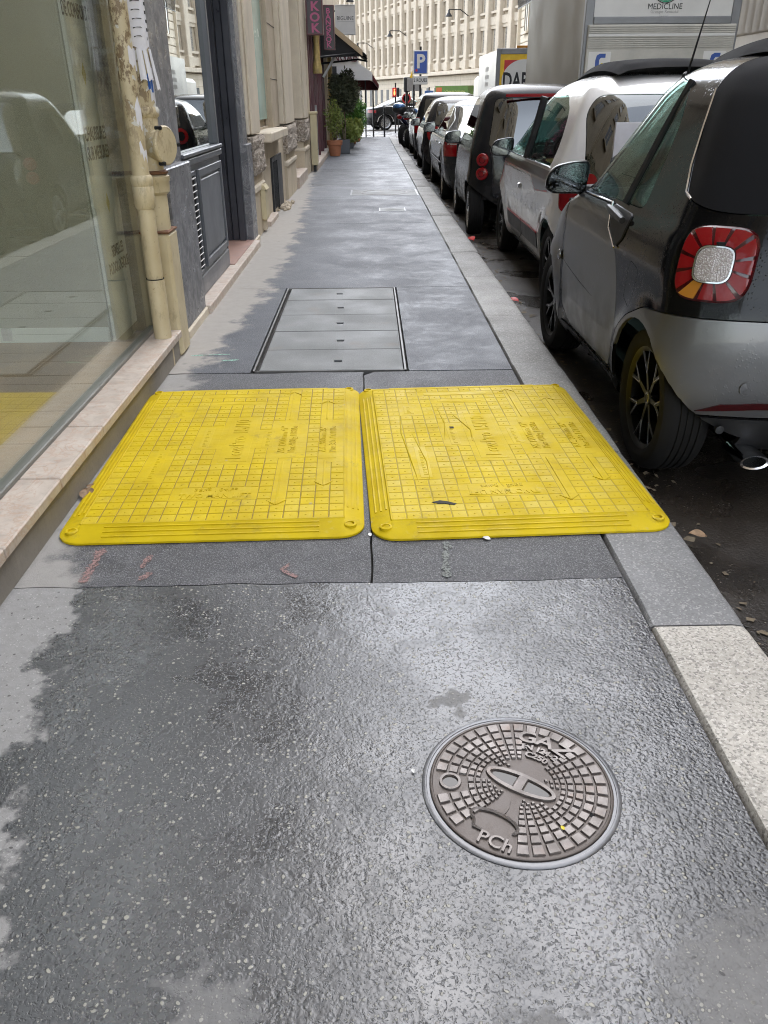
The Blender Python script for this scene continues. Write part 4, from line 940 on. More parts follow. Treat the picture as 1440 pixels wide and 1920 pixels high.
MB().prism([(-1.15, 2.95), (.16, 2.1), (.16, 2.06), (-1.15, 2.9)], 33.0, 35.2, 'y').build('pale_canvas', M['canvaswhite'], ca); MB().prism([(-1.15, 2.9), (.16, 2.06), (.16, 1.86), (-1.15, 1.86)], 32.97, 33.0, 'y').build('pale_valance', M['canvaswhite'], ca)
MB().prism([(-1.15, 2.4), (.40, 1.76), (.40, 1.56), (-1.15, 1.60)], 35.3, 38.2, 'y').build('red_canvas', M['canvasred'], ca); MB().prism([(.17, 2.06), (.17, 1.86), (.40, 1.60), (.40, 1.72)], 33.2, 35.3, 'y').build('red_edge', M['canvasred'], ca)
for y in (33.3, 35.6, 37.8): MB().cyl((-.1 if y < 35 else .2, y, -.16), (-.1 if y < 35 else .2, y, 1.9 if y < 35 else 1.65), .025).build('awning_post', M['iron_black'], ca)

# ---- right-hand side
M['concrete'] = plain('pale_concrete', (.52, .49, .44), .8, 0, .15, 1.0, local=False, bump=.1)
s6 = thing('office_building', 'modern office building with pale vertical fins on the far pavement', 'building', (0, 0, 0))
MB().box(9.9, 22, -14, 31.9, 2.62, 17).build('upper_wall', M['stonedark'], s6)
for k in range(48): MB().prism([(9.45, 21.0+.42*(k-30)), (9.9, 20.85+.42*(k-30)), (9.9, 21.12+.42*(k-30))], 2.66, 16.5, 'z').build('facade_fin', M['concrete'], s6)
MB().box(9.6, 22, -14, 31.9, 2.30, 2.62).build('stone_band', M['concrete'], s6)
MB().box(11, 22, -14, 31.9, -.1, 2.3).build('garage_wall', M['dark'], s6)
for k in range(9): MB().box(9.65, 10.2, -13+5.1*k+.9, -13+5.1*k+1.5, -.1, 2.3).build('pillar', M['concrete'], s6)
s7 = thing('rusticated_building', 'cream building with deep horizontal joints behind the lorries', 'building', (0, 0, 0))
MB().box(9.66, 22, 32, 58, -.1, 20).build('wall_core', M['stonedark'], s7)
for k in range(46):
    for j in range(1): MB().box(9.58, 9.8, 32, 57.95, -.1+.435*k, -.1+.435*k+.40, .02).build('stone_course', M['stone2'], s7)
MB().box(9.4, 22, 57.95, 58.1, -.1, 20).build('end_wall', M['stone2'], s7)
joined_windows(None, s7, 9.56, 32.5, 57.5, 4, 19, 7, 4, 1.2, 2.2, M['winglass'], M['stone2'], -1)
b = MB()
for k in range(60): b.tube([(9.2, 45+.2*k, 6.0), (9.15, 45+.2*k+.05, 6.5), (9.2, 45+.2*k, 7.0)], .015, 4)
for z in (6, 7): b.box(9.18, 9.23, 45, 57, z, z+.04)
tag(b.build('balcony_railing', M['iron_black'], s7), kind='stuff')

# ---- long far facade
A0 = Vector((18.6, 85, 0)); A1 = Vector((-9.0, 177, 0)); dv = (A1-A0).normalized(); LEN = (A1-A0).length
s8 = thing('ministry_building', 'long pale stone building with tall pilasters and rows of narrow windows closing the street', 'building', (18.6, 85, -.8), math.atan2(dv.y, dv.x))
M['farstone'] = m_stone('far_limestone', (.54, .465, .365), .1, .2, bstr=.1)
M['farstone2'] = m_stone('far_limestone_dark', (.42, .355, .27), .15, .25, bstr=.1)
M['farwin'] = plain('far_window', (.22, .20, .17), .3)
MB().box(-12, LEN+12, -14, 0, 0, 24).build('wall', M['farstone2'], s8)
nb = 33; bw = LEN/nb
wm = MB().box(-.52, .52, 0, .05, 0, 2.15).mesh('window'); wm.materials.append(M['farwin'])
sm_ = MB().box(-.75, .75, 0, .38, -.22, 0).mesh('sill'); sm_.materials.append(M['farstone'])
for r_, z in enumerate((6.5, 10.3, 14.0)):
    for i in range(nb):
        w_ = mobj('window', wm, None, s8, 0, ((i+.5)*bw, 0, z)); sl_ = mobj('sill', sm_, None, w_)
    MB().box(-2, LEN+2, 0, .30, z-1.3, z-.55).build('spandrel_band', M['farstone'], s8)
    MB().box(-2, LEN+2, 0, .20, z+2.15, z+2.55).build('lintel_band', M['farstone'], s8)
pm = MB().box(-.42, .42, 0, .62, 5.9, 20, .05).mesh('pilaster'); pm.materials.append(M['farstone'])
pb = MB().box(-.55, .55, 0, .72, 5.0, 6.0, .04).mesh('pilaster_base'); pb.materials.append(M['farstone'])
for i in range(nb+1):
    mobj('pilaster', pm, None, s8, 0, (i*bw, 0, 0)); mobj('pilaster_base', pb, None, s8, 0, (i*bw, 0, 0))
MB().box(-2, LEN+2, 0, .85, 4.55, 4.98, .05).build('cornice', M['farstone'], s8)
MB().box(-2, LEN+2, 0, .5, 20, 21.2, .05).build('top_cornice', M['farstone'], s8)
gwm = MB().box(-.6, .6, .14, .18, .9, 3.2).mesh('barred_window'); gwm.materials.append(M['iron_black'])
MB().box(-2, LEN+2, 0, .15, 0, 4.5).build('ground_storey', M['farstone'], s8)
for i in range(nb): mobj('barred_window', gwm, None, s8, 0, ((i+.5)*bw, 0, 0))
for z in (1.4, 2.2, 3.3, 3.9): MB().box(-2, LEN+2, .14, .17, z, z+.05).build('ashlar_joint', M['farstone2'], s8)
MB().box(-12, -2, 0, 2.0, 0, 23).build('corner_block', M['farstone'], s8)
for k in range(40): MB().box(-12.1, -9.4, 1.9, 2.12, .3+.55*k, .3+.55*k+.45, .03).build('quoin_stone', M['farstone'], s8)
for d, z in ((22.5, 10.3), (44, 9.6), (60, 9.0), (66, 8.6)):
    q = A0+dv*d; nrm = Vector((-dv.y, dv.x, 0)); t = thing('street_lamp', {22.5: 'bell-shaped street lamp on the far facade, nearest the lorries', 44: 'bell-shaped street lamp on the far facade above the parking sign', 60: 'bell-shaped street lamp on the far facade left of the parking sign', 66: 'bell-shaped street lamp on the far facade by the black awning tip'}[d], 'street lamp', (q.x, q.y, z-.8), math.atan2(dv.y, dv.x), 'street lamps along the far facade')
    MB().tube([(0, .6, 0), (0, 1.6, .6), (0, 3.0, .6)], .05).build('arm', M['iron_black'], t); MB().lathe([(.38, -.35), (.32, -.2), (.11, .05), (.09, .3), (.0001, .33)], 16, Matrix.Translation((0, 3.0, .25))).build('lamp_shade', M['iron_black'], t, 40)
# ================================================================== VEHICLES
def pchip(t, y, tq):
    t = np.asarray(t, float); y = np.asarray(y, float); h = np.diff(t); d = np.diff(y)/h; m = np.zeros(len(y))
    for i in range(1, len(y)-1):
        if d[i-1]*d[i] > 0: w1, w2 = 2*h[i]+h[i-1], h[i]+2*h[i-1]; m[i] = (w1+w2)/(w1/d[i-1]+w2/d[i])
    m[0], m[-1] = d[0], d[-1]
    k = np.clip(np.searchsorted(t, tq)-1, 0, len(h)-1); s = (tq-t[k])/h[k]
    return (2*s**3-3*s**2+1)*y[k]+(s**3-2*s**2+s)*h[k]*m[k]+(-2*s**3+3*s**2)*y[k+1]+(s**3-s**2)*h[k]*m[k+1]

def car_shell(rows, nz=84, flares=(), off=0.0, n_exp=2.3):
    """closed body surface: horizontal slices (z, y_rear, y_front, half_width, rear_corner, front_corner); left side is -x, rear at y=0"""
    T = np.arange(len(rows)); tq = np.linspace(0, len(rows)-1, nz); C = [pchip(T, [r[k] for r in rows], tq) for k in range(6)]
    a = np.linspace(0, PI/2, 15); V = []; ring_n = None
    for z, yr, yf, w, cr, cf in zip(*C):
        cr = min(cr, (yf-yr)*.48); cf = min(cf, (yf-yr)*.48)
        sx = np.sin(a)**(2/n_exp)*w; ry = yr+cr*(1-np.cos(a)**(2/n_exp)); fy_ = yf-cf*(1-np.cos(a)**(2/n_exp))
        ys = np.linspace(yr+cr, yf-cf, 34)[1:-1]
        xs = np.concatenate([sx, np.full(len(ys), w), sx[::-1]]); yy = np.concatenate([ry, ys, fy_[::-1]])
        fl = np.zeros_like(xs)
        for (fy0, fz0, frr, amt) in flares:
            d = np.hypot(yy-fy0, z-fz0); fl += amt*np.exp(-((d-frr)/(frr*.22))**2)*np.clip(xs/w, 0, 1)**4
        xs = xs+fl
        R_ = np.stack([xs, yy], 1); L_ = np.stack([-xs[1:-1][::-1], yy[1:-1][::-1]], 1); ring = np.concatenate([R_, L_]); ring_n = len(ring)
        V.append(np.column_stack([ring, np.full(ring_n, z)]))
    V = np.array(V); nz_, n = V.shape[:2]
    if off:
        du = np.roll(V, -1, 1)-np.roll(V, 1, 1); dvv = np.gradient(V, axis=0); N = np.cross(du, dvv); N /= np.maximum(np.linalg.norm(N, axis=2, keepdims=True), 1e-9)
        V = V+N*off
    b = MB(); b.v = [tuple(p) for p in V.reshape(-1, 3)]
    for k in range(nz_-1):
        for i in range(n):
            j = (i+1) % n; b.f.append((k*n+i, k*n+j, (k+1)*n+j, (k+1)*n+i))
    c0 = len(b.v); b.v.append(tuple(V[0].mean(0))); b.v.append(tuple(V[-1].mean(0)+np.array([0, 0, .002])))
    for i in range(n):
        j = (i+1) % n; b.f.append((c0, j, i)); b.f.append((c0+1, (nz_-1)*n+i, (nz_-1)*n+j))
    return b.mesh('body')

def smooth_poly(pts, r=.03, n=4):
    """round the corners of a closed polygon"""
    out = []; N = len(pts)
    for i in range(N):
        p0, p, p1 = Vector(pts[i-1]), Vector(pts[i]), Vector(pts[(i+1) % N]); a = (p0-p); b_ = (p1-p); rr = min(r, a.length*.45, b_.length*.45)
        A = p+a.normalized()*rr; B = p+b_.normalized()*rr
        for k in range(n+1):
            s = k/n; q = A*(1-s)**2+p*2*s*(1-s)+B*s*s; out.append((q.x, q.y))
    return out
def shrink(pts, d):
    n = len(pts); A = sum(pts[i][0]*pts[(i+1) % n][1]-pts[(i+1) % n][0]*pts[i][1] for i in range(n)); s = 1 if A > 0 else -1; out = []
    for i in range(n):
        p0, p, p1 = pts[i-1], pts[i], pts[(i+1) % n]; e0 = Vector((p[0]-p0[0], p[1]-p0[1])); e1 = Vector((p1[0]-p[0], p1[1]-p[1]))
        if e0.length < 1e-7: e0 = e1
        if e1.length < 1e-7: e1 = e0
        n0 = Vector((-e0.y, e0.x)).normalized()*s; n1 = Vector((-e1.y, e1.x)).normalized()*s; m = n0+n1
        m = n0 if m.length < .2 else m/max(.4, (m.length**2)/2); out.append((p[0]+m.x*d, p[1]+m.y*d))
    return out

class Car:
    def __init__(s, name, label, rows, loc, rz, wheels, r_arch, base_mat, flare=.02, shell=.016, group='cars parked along the kerb', nz=84, sides=(-1, 1)):
        s.t = thing(name, label, 'car', loc, rz, group); s.rows = rows; fl = [(y, z, r_arch, flare) for y, z, r in wheels]
        s.body = car_shell(rows, nz, fl); s.big = car_shell(rows, nz, fl, .007); inner = car_shell(rows, nz, fl, -shell)
        s.shell = boolean(s.body, inner, 'DIFFERENCE'); s.bigshell = boolean(s.big, inner, 'DIFFERENCE'); s.cut = []; s.wheels = wheels; s.bm = base_mat; s.W = max(r[3] for r in rows)
        for y, z, r in wheels:
            c = MB()
            for k in (-1, 1): c.add(*(lambda q: (q.v, q.f))(MB().lathe([(r_arch, 0), (r_arch, .42)], 40)), M=Matrix.Translation((k*(s.W+.1)-(.42 if k > 0 else 0), y, z)) @ Matrix.Rotation(R(90), 4, 'Y'))
            m = c.mesh('arch'); s.shell = boolean(s.shell, m, 'DIFFERENCE'); s.bigshell = boolean(s.bigshell, m, 'DIFFERENCE')
        s.base = s.shell
    def tool(s, poly, axis, side=None, lo=None, hi=None):
        if axis == 'x':
            if side == 0: return MB().prism(poly, -2, 2, 'x').mesh('t')
            return MB().prism(poly, *((-2, -.05) if side < 0 else (.05, 2)), 'x').mesh('t')
        if axis == 'y': return MB().prism(poly, lo, hi, 'y').mesh('t')
        return MB().prism(poly, lo, hi, 'z').mesh('t')
    def panel(s, name, mat, poly, axis='x', sides=(-1, 1), lo=-1, hi=9, r=.03, gap=.005, proud=False, label=None, parent=None, cut=True, sub=None):
        poly = smooth_poly(poly, r) if r else poly; res = []
        for sd in (sides if axis == 'x' else (1,)):
            if axis == 'y' and sides == 'pair': pass
            big = s.tool(poly, axis, sd, lo, hi); small = s.tool(shrink(poly, gap) if gap else poly, axis, sd, lo, hi)
            me = boolean(s.bigshell if proud else s.base if sub is None else sub, small, 'INTERSECT')
            if cut: s.base = boolean(s.base, big, 'DIFFERENCE')
            if len(me.polygons) == 0: continue
            me.name = name; me.materials.clear(); o = mobj(name, me, mat, parent or s.t, 32)
            if label: o['label'] = label
            res.append(o)
        return res
    def tpanel(s, name, mat, tool, proud=True, parent=None, cut=False):
        me = boolean(s.bigshell if proud else s.base, tool, 'INTERSECT')
        if cut: s.base = boolean(s.base, tool, 'DIFFERENCE')
        if len(me.polygons) == 0: return None
        me.name = name; me.materials.clear(); return mobj(name, me, mat, parent or s.t, 32)
    def finish(s, name='body'):
        s.base.name = name; s.base.materials.clear(); o = mobj(name, s.base, s.bm, s.t, 32); return o
    def add(s, name, mb, mat, parent=None, sm=35): return mb.build(name, mat, parent or s.t, sm)

def tyre_mesh(r, w, rim):
    h = w/2; pr = [(rim, -h*.82), (rim+.012, -h*.95), (r*.80, -h*1.02), (r*.93, -h*.98), (r*.985, -h*.80), (r, -h*.55)]
    for k in range(4):
        y = -h*.55+h*1.1*(k+.5)/4; pr += [(r, y-h*.10), (r-.006, y-h*.08), (r-.006, y-h*.02), (r, y)]
    pr += [(r, h*.55), (r*.985, h*.80), (r*.93, h*.98), (r*.80, h*1.02), (rim+.012, h*.95), (rim, h*.82)]
    return MB().lathe(pr, 48, None, False)
M['rubber'] = plain('tyre_rubber', (.012, .0115, .011), .85, 0, .3, 12, bump=.3, bscale=90, Specular_IOR_Level=.2)
M['rimblack'] = plain('rim_black', (.006, .006, .006), .35, .0, Specular_IOR_Level=.25)
M['rimcut'] = plain('rim_machined', (.36, .36, .37), .22, 1.0, .08)
M['rimsilver'] = plain('rim_silver', (.42, .42, .43), .28, .9, .1)
M['under'] = plain('underbody', (.006, .006, .006), .95)
def wheel(parent, x, y, z, r, w, style, side):
    """wheel axis along x; outer face towards side"""
    rim = r*.70; Mx = Matrix.Rotation(R(90)*side, 4, 'Y')
    b = MB(); b.lathe([(rim*.99, -w*.42), (rim*.93, -w*.36), (rim*.90, .0), (rim*.93, w*.36), (rim*1.0, w*.43), (rim*1.03, w*.44), (rim*1.03, w*.40)], 48, None, False)
    b.lathe([(rim*.92, -w*.1), (.0001, -w*.1)], 24, None, False)
    face = w*.36; dark = style in ('y', 'star')
    wm_ = MB(); wm_.v = b.v; wm_.f = b.f
    me = wm_.mesh('wheel'); me.transform(Mx); o = mobj('wheel', me, M['rimblack'] if dark else M['rimsilver'], parent, 35, (x, y, z))
    tb = tyre_mesh(r, w, rim); me = tb.mesh('tyre'); me.transform(Mx); mobj('tyre', me, M['rubber'], o, 40)
    hub = MB().lathe([(rim*.17, -w*.1), (rim*.17, face*.85), (rim*.15, face*.95), (.0001, face*.96)], 20); me = hub.mesh('hub_cap'); me.transform(Mx); mobj('hub_cap', me, M['rimblack'] if dark else M['rimsilver'], o, 35)
    if dark:
        hb = MB().lathe([(rim*.11, face*.962), (rim*.085, face*.972), (rim*.085, face*.962)], 20, None, False); me = hb.mesh('hub_ring'); me.transform(Mx); mobj('hub_ring', me, M['rimcut'], o)
    def spoke(a0, r0, r1, w0, w1, z0, z1, twist=0.0):
        q = MB(); d = .012
        def P(rr, aa, off): return (rr*math.cos(aa)-off*math.sin(aa), rr*math.sin(aa)+off*math.cos(aa))
        p = [P(r0, a0, -w0), P(r0, a0, w0), P(r1, a0+twist, w1), P(r1, a0+twist, -w1)]
        zs = [z0, z0, z1, z1]
        q.add([(x_, y_, zz-.03) for (x_, y_), zz in zip(p, zs)]+[(x_, y_, zz) for (x_, y_), zz in zip(p, zs)], [(3, 2, 1, 0), (4, 5, 6, 7), (0, 1, 5, 4), (1, 2, 6, 5), (2, 3, 7, 6), (3, 0, 4, 7)])
        return q
    n = {'y': 7, 'star': 5, 'twin': 5, 'five': 5, 'multi': 9}[style]
    for k in range(n):
        a = 2*PI*k/n+.3; sp = MB(); cut = MB()
        if style == 'y':
            for q in (spoke(a, rim*.14, rim*.55, rim*.055, rim*.045, face*.9, face*1.0), spoke(a, rim*.52, rim*.96, rim*.05, rim*.035, face*1.0, face*1.05, .17), spoke(a, rim*.52, rim*.96, rim*.05, rim*.035, face*1.0, face*1.05, -.17)): sp.add(q.v, q.f)
            for q in (spoke(a, rim*.50, rim*.95, rim*.011, rim*.008, face*1.0+.0015, face*1.05+.0015, .20), spoke(a, rim*.50, rim*.95, rim*.011, rim*.008, face*1.0+.0015, face*1.05+.0015, -.20)): cut.add(q.v, q.f)
        elif style == 'star':
            for s_ in (-1, 1):
                q = spoke(a+s_*.10, rim*.15, rim*.96, rim*.05, rim*.04, face*.9, face*1.05, s_*.16); sp.add(q.v, q.f)
                q = spoke(a+s_*.10, rim*.25, rim*.96, rim*.028, rim*.022, face*.925+.0015, face*1.05+.0015, s_*.16); cut.add(q.v, q.f)
        elif style == 'twin':
            for s_ in (-1, 1): q = spoke(a+s_*.12, rim*.15, rim*.96, rim*.06, rim*.05, face*.9, face*1.05, s_*.06); sp.add(q.v, q.f)
        else: q = spoke(a, rim*.12, rim*.96, rim*(.12 if style == 'five' else .06), rim*(.09 if style == 'five' else .05), face*.9, face*1.05); sp.add(q.v, q.f)
        me = sp.mesh('spoke'); me.transform(Mx); mobj('spoke', me, M['rimblack'] if dark else M['rimsilver'], o)
        if cut.v: me = cut.mesh('machined_edge'); me.transform(Mx); mobj('machined_edge', me, M['rimcut'], o)
    return o
def seats(car, y, z, mat, w=.25, xs=(-.36, .36)):
    for x in xs:
        b = MB(); b.box(x-w, x+w, y-.05, y+.42, z, z+.20, .05); b.build('seat_cushion', mat, car.t)
        b = MB(); Mt = Matrix.Translation((x, y, z+.15)) @ Matrix.Rotation(R(-14), 4, 'X').inverted().inverted()
        b.box(-w*.92, w*.92, -.10, .02, 0, .55, .05, Mt); b.build('seat_back', mat, car.t)
        b = MB(); b.ellipsoid((0, -.04, .66), (.13, .055, .10), 14, 8, Mt); b.build('headrest', mat, car.t, 60)
def interior(car, dash_y, z, W, L0, L1, mat):
    MB().box(-W, W, L0, L1, z-.05, z).build('cabin_floor', M['under'], car.t)
    MB().box(-W, W, dash_y, dash_y+.3, z+.2, z+.52, .08).build('dashboard', mat, car.t)
    b = MB(); Mt = Matrix.Translation((-.36, dash_y-.1, z+.47)) @ Matrix.Rotation(R(65), 4, 'X')
    tor = [(.175*math.cos(a), .175*math.sin(a), 0) for a in np.linspace(0, 2*PI, 25)]; q = MB().tube(tor, .014, 6); b.add(q.v, q.f, Mt); b.box(-.17, .17, -.02, .02, -.01, .01, 0, Mt); b.build('steering_wheel', M['under'], car.t, 40)
def mirror(car, x, y, z, mat, s=1.0, side=-1, housing=None):
    pl = smooth_poly([(-.118, -.055), (-.112, .01), (-.07, .060), (.02, .080), (.105, .083), (.112, .04), (.098, -.070), (.06, -.082), (-.08, -.080)], .05, 4); b = MB(); n = len(pl)
    for yy, k in ((-.022, .97), (-.016, 1.0), (.02, 1.0), (.055, .88), (.08, .62), (.09, .25)): b.v += [(px*k*s*-side*-1 if side > 0 else px*k*s, yy*s, pz*k*s+.012*s*(1-k)) for px, pz in pl]
    b.f = [(j*n+i, j*n+(i+1) % n, (j+1)*n+(i+1) % n, (j+1)*n+i) for j in range(5) for i in range(n)]+[tuple(range(n))[::-1], tuple(5*n+i for i in range(n))]
    o = b.build('door_mirror', housing or mat, car.t, 40, (x, y, z))
    g = MB(); g.v = [(px*.90*s*(-1 if side > 0 else 1), -.0225*s, pz*.88*s) for px, pz in pl]; g.f = [tuple(range(n))[::-1]]; g.build('mirror_glass', M['mirror'], o)
    MB().tube([(.04*s*-side, .02, -.05*s), (.11*s*-side, .04, -.07*s), (.17*s*-side, .06, -.075*s)], [.03*s, .03*s, .035*s], 8).build('mirror_arm', M['trim'], o, 40)
    return o
def m_mirror():
    t = NT('mirror_glass'); v = t.vor(160); h = t.mr(v, 0, .35, 1, 0, True); return t.done(t.bsdf((.10, .105, .11), .06, 1.0, t.bump(t.math('MULTIPLY', h, t.mr(t.noise(25, 2), .45, .6)), .6, .003)))
M['mirror'] = m_mirror()
M['trim'] = plain('black_plastic_trim', (.018, .018, .019), .5, 0, .2, 8, bump=.1, bscale=200)
M['greytrim'] = plain('grey_plastic', (.045, .045, .047), .55, 0, .2, 8, bump=.1, bscale=200)
M['chrome'] = plain('chrome', (.75, .75, .76), .12, 1.0, .04)
M['carglass'] = glass('car_glass', (.60, .74, .70), .04, .42)
M['carglassdark'] = glass('car_glass_privacy', (.10, .11, .11), .14, .9)
M['seatdark'] = plain('seat_fabric_dark', (.03, .03, .032), .85); M['seatbeige'] = plain('seat_fabric_beige', (.30, .24, .17), .85)
def m_lens(name, col, rough=.12, emit=0):
    t = NT(name); h = t.noise(90, 1, stretch=(1, 1, 2)); return t.done(t.bsdf(col, rough, 0, t.bump(h, .06, .003), Coat_Weight=.5, Coat_Roughness=.03, Specular_IOR_Level=.2))
M['lensred'] = m_lens('red_lens', (.21, .004, .006)); M['lensdeep'] = m_lens('deep_red_lens', (.045, .003, .004)); M['lensamber'] = m_lens('amber_lens', (.42, .17, .02))
def m_clear():
    t = NT('clear_lens'); v = t.n('ShaderNodeTexVoronoi', {'Vector': t.pos, 'Scale': 170.0}, feature='F1').outputs['Distance']; c = t.mix(t.mr(v, .1, .5), (.62, .60, .58), (.34, .30, .28))
    return t.done(t.bsdf(c, .15, .35, t.bump(v, .6, .004), Coat_Weight=.6))
M['lensclear'] = m_clear()
P_GREY = paint('satin_grey_paint', (.135, .135, .138), .34, .55, .35, drops=.25, dirt=.05)
P_BLACK = paint('gloss_black_paint', (.003, .003, .0035), .12, .0, .16, drops=.25, dirt=.02)
P_WHITE = paint('white_paint_car', (.62, .61, .60), .25, 0, 1.0, drops=.35, dirt=.10)
P_DARK = paint('dark_grey_paint', (.012, .012, .013), .2, .0, .14, drops=.4, dirt=.12)
P_ANTH = paint('anthracite_paint', (.018, .019, .021), .2, .0, .16, drops=.3, dirt=.12)
M['softtop'] = plain('soft_top_canvas', (.010, .010, .011), .9, 0, .2, 6, bump=.25, bscale=500, bdist=.001, Specular_IOR_Level=.15)

# ---------------------------------------------------------------- grey and black two-seater (nearest)
rows = [(.17, .13, 2.42, .68, .20, .4), (.21, .09, 2.52, .75, .20, .5), (.30, .04, 2.59, .80, .20, .55), (.43, .005, 2.63, .818, .22, .6), (.56, 0, 2.63, .822, .24, .62), (.68, .012, 2.61, .822, .25, .62),
        (.78, .03, 2.55, .82, .26, .6), (.87, .045, 2.40, .812, .27, .55), (.94, .055, 2.18, .795, .28, .5), (1.0, .07, 1.97, .765, .28, .46), (1.08, .095, 1.87, .735, .28, .42), (1.2, .14, 1.73, .69, .28, .4),
        (1.32, .20, 1.58, .648, .28, .38), (1.42, .27, 1.46, .605, .27, .36), (1.48, .35, 1.36, .555, .27, .34), (1.52, .45, 1.26, .48, .27, .34), (1.545, .60, 1.12, .35, .25, .3), (1.555, .75, 1.02, .18, .13, .13)]
WH = [(.425, .293, .293), (2.215, .293, .293)]
c1 = Car('parked_car', 'grey and black two-seater with black soft top parked nearest, by the yellow covers', rows, (1.90, 2.70, -.12), R(.4), WH, .325, P_BLACK, .022, nz=96)
win = [(1.91, .985), (1.72, 1.19), (1.51, 1.385), (1.37, 1.455), (1.12, 1.475), (.90, 1.44), (.80, 1.30), (.76, .985)]
c1.panel('side_window', M['carglass'], win, r=.05, gap=.004)
wf = [(-.60, 1.03), (.60, 1.03), (.50, 1.44), (-.50, 1.44)]; c1.panel('windscreen', M['carglass'], wf, 'y', lo=1.2, hi=3, r=.05)
c1.panel('soft_top', M['softtop'], [(-.3, 1.02), (.22, 1.035), (.40, 1.075), (.49, 1.18), (.62, 1.42), (.68, 1.7), (-.3, 1.7)], sides=(0,), r=.04, gap=.004)
def roof_canvas(car, hw, y0, y1, zf, zm, zr, drop):
    b = MB(); nx, ny = 14, 18
    for j in range(ny+1):
        s_ = j/ny; y = y0+(y1-y0)*s_; zc = zr*(1-s_)*(1-2*s_)+zm*4*s_*(1-s_)+zf*s_*(2*s_-1); rim = .03*min(1, min(s_, 1-s_)*14)
        for i in range(nx+1):
            u = -1+2*i/nx; b.v.append((u*hw, y, zc-drop*abs(u)**2.6+(rim-.03 if abs(u) < 1 else -.045)))
    b.f = [(j*(nx+1)+i, j*(nx+1)+i+1, (j+1)*(nx+1)+i+1, (j+1)*(nx+1)+i) for j in range(ny) for i in range(nx)]
    return b.build('roof_canvas', M['softtop'], car.t, 50)
roof_canvas(c1, .43, .30, 1.36, 1.55, 1.612, 1.60, .03)
c1.panel('door', P_GREY, [(1.90, .965), (1.12, .965), (1.07, .93), (1.045, .86), (.92, .80), (.845, .70), (.795, .55), (.80, .40), (.88, .285), (1.66, .285), (1.80, .36), (1.85, .55), (1.87, .78)], r=.04)
c1.panel('front_wing', P_GREY, [(1.925, .955), (1.895, .78), (1.875, .55), (1.83, .38), (1.9, .2), (3, .2), (3, .98), (2.05, .98)], r=.02)
c1.panel('rear_bumper', P_GREY, [(-.3, .335), (.42, .335), (.75, .45), (.72, .52), (.60, .60), (.42, .672), (.2, .695), (-.3, .70)], sides=(0,), r=.03)
c1.panel('tailgate', P_GREY, [(-.46, .712), (.46, .712), (.50, .99), (-.50, .99)], 'y', lo=-1, hi=.4, r=.05)
c1.panel('lower_bumper', M['trim'], [(-.3, .10), (.28, .10), (.28, .33), (-.3, .33)], sides=(0,), r=.01, gap=.002)
c1.panel('sill', P_BLACK, [(.72, .18), (1.84, .18), (1.84, .275), (.72, .275)], r=.0, gap=.001, proud=True)
# handle recess, pillar bar, fuel flap, chrome strip, indicator
c1.panel('handle_recess', M['trim'], [(1.12, .972), (1.075, .935), (1.05, .868), (.93, .81), (.85, .86), (.82, .96)], sides=(-1,), r=.03, gap=.001, proud=True, cut=False)
c1.panel('mirror_sail', M['trim'], [(1.92, .985), (1.74, 1.18), (1.68, .985)], sides=(-1,), r=.01, gap=0, proud=True, cut=False)
b = MB(); b.tube([(-.808, 1.135, .955), (-.822, 1.0, .948), (-.82, .87, .93)], [.012, .02, .014], 8); c1.add('door_handle', b, M['trim'])
b = MB(); b.tube([(-.792, 1.60, .974), (-.792, 1.4, .974), (-.79, 1.14, .974), (-.806, 1.10, .95), (-.82, 1.06, .875), (-.828, .92, .812)], .0045, 6); c1.add('chrome_strip', b, M['chrome'])
b = MB(); b.tube([(-.585, .93, 1.455), (-.675, .955, 1.25), (-.775, 1.0, .985)], .016, 6); c1.add('window_bar', b, M['trim'])
b = MB(); b.tube([(-.735, .36, 1.068), (-.735, .42, 1.085), (-.705, .49, 1.17), (-.655, .56, 1.30), (-.605, .625, 1.42)], .006, 6); c1.add('soft_top_piping', b, M['chrome'])

c1.panel('fuel_flap', P_BLACK, [(.60, .62), (.72, .64), (.70, .80), (.58, .78)], sides=(-1,), r=.03, gap=.002)
b = MB(); b.ellipsoid((-.832, 1.90, .62), (.012, .02, .028), 10, 6); c1.add('side_indicator', b, M['rimsilver'])
b = MB(); b.tube([(-.833, 1.82, .615), (-.836, 1.6, .59), (-.837, 1.4, .57), (-.838, 1.15, .552)], [.0006, .0016, .0016, .0006], 5); c1.add('door_scratch', b, M['under'])
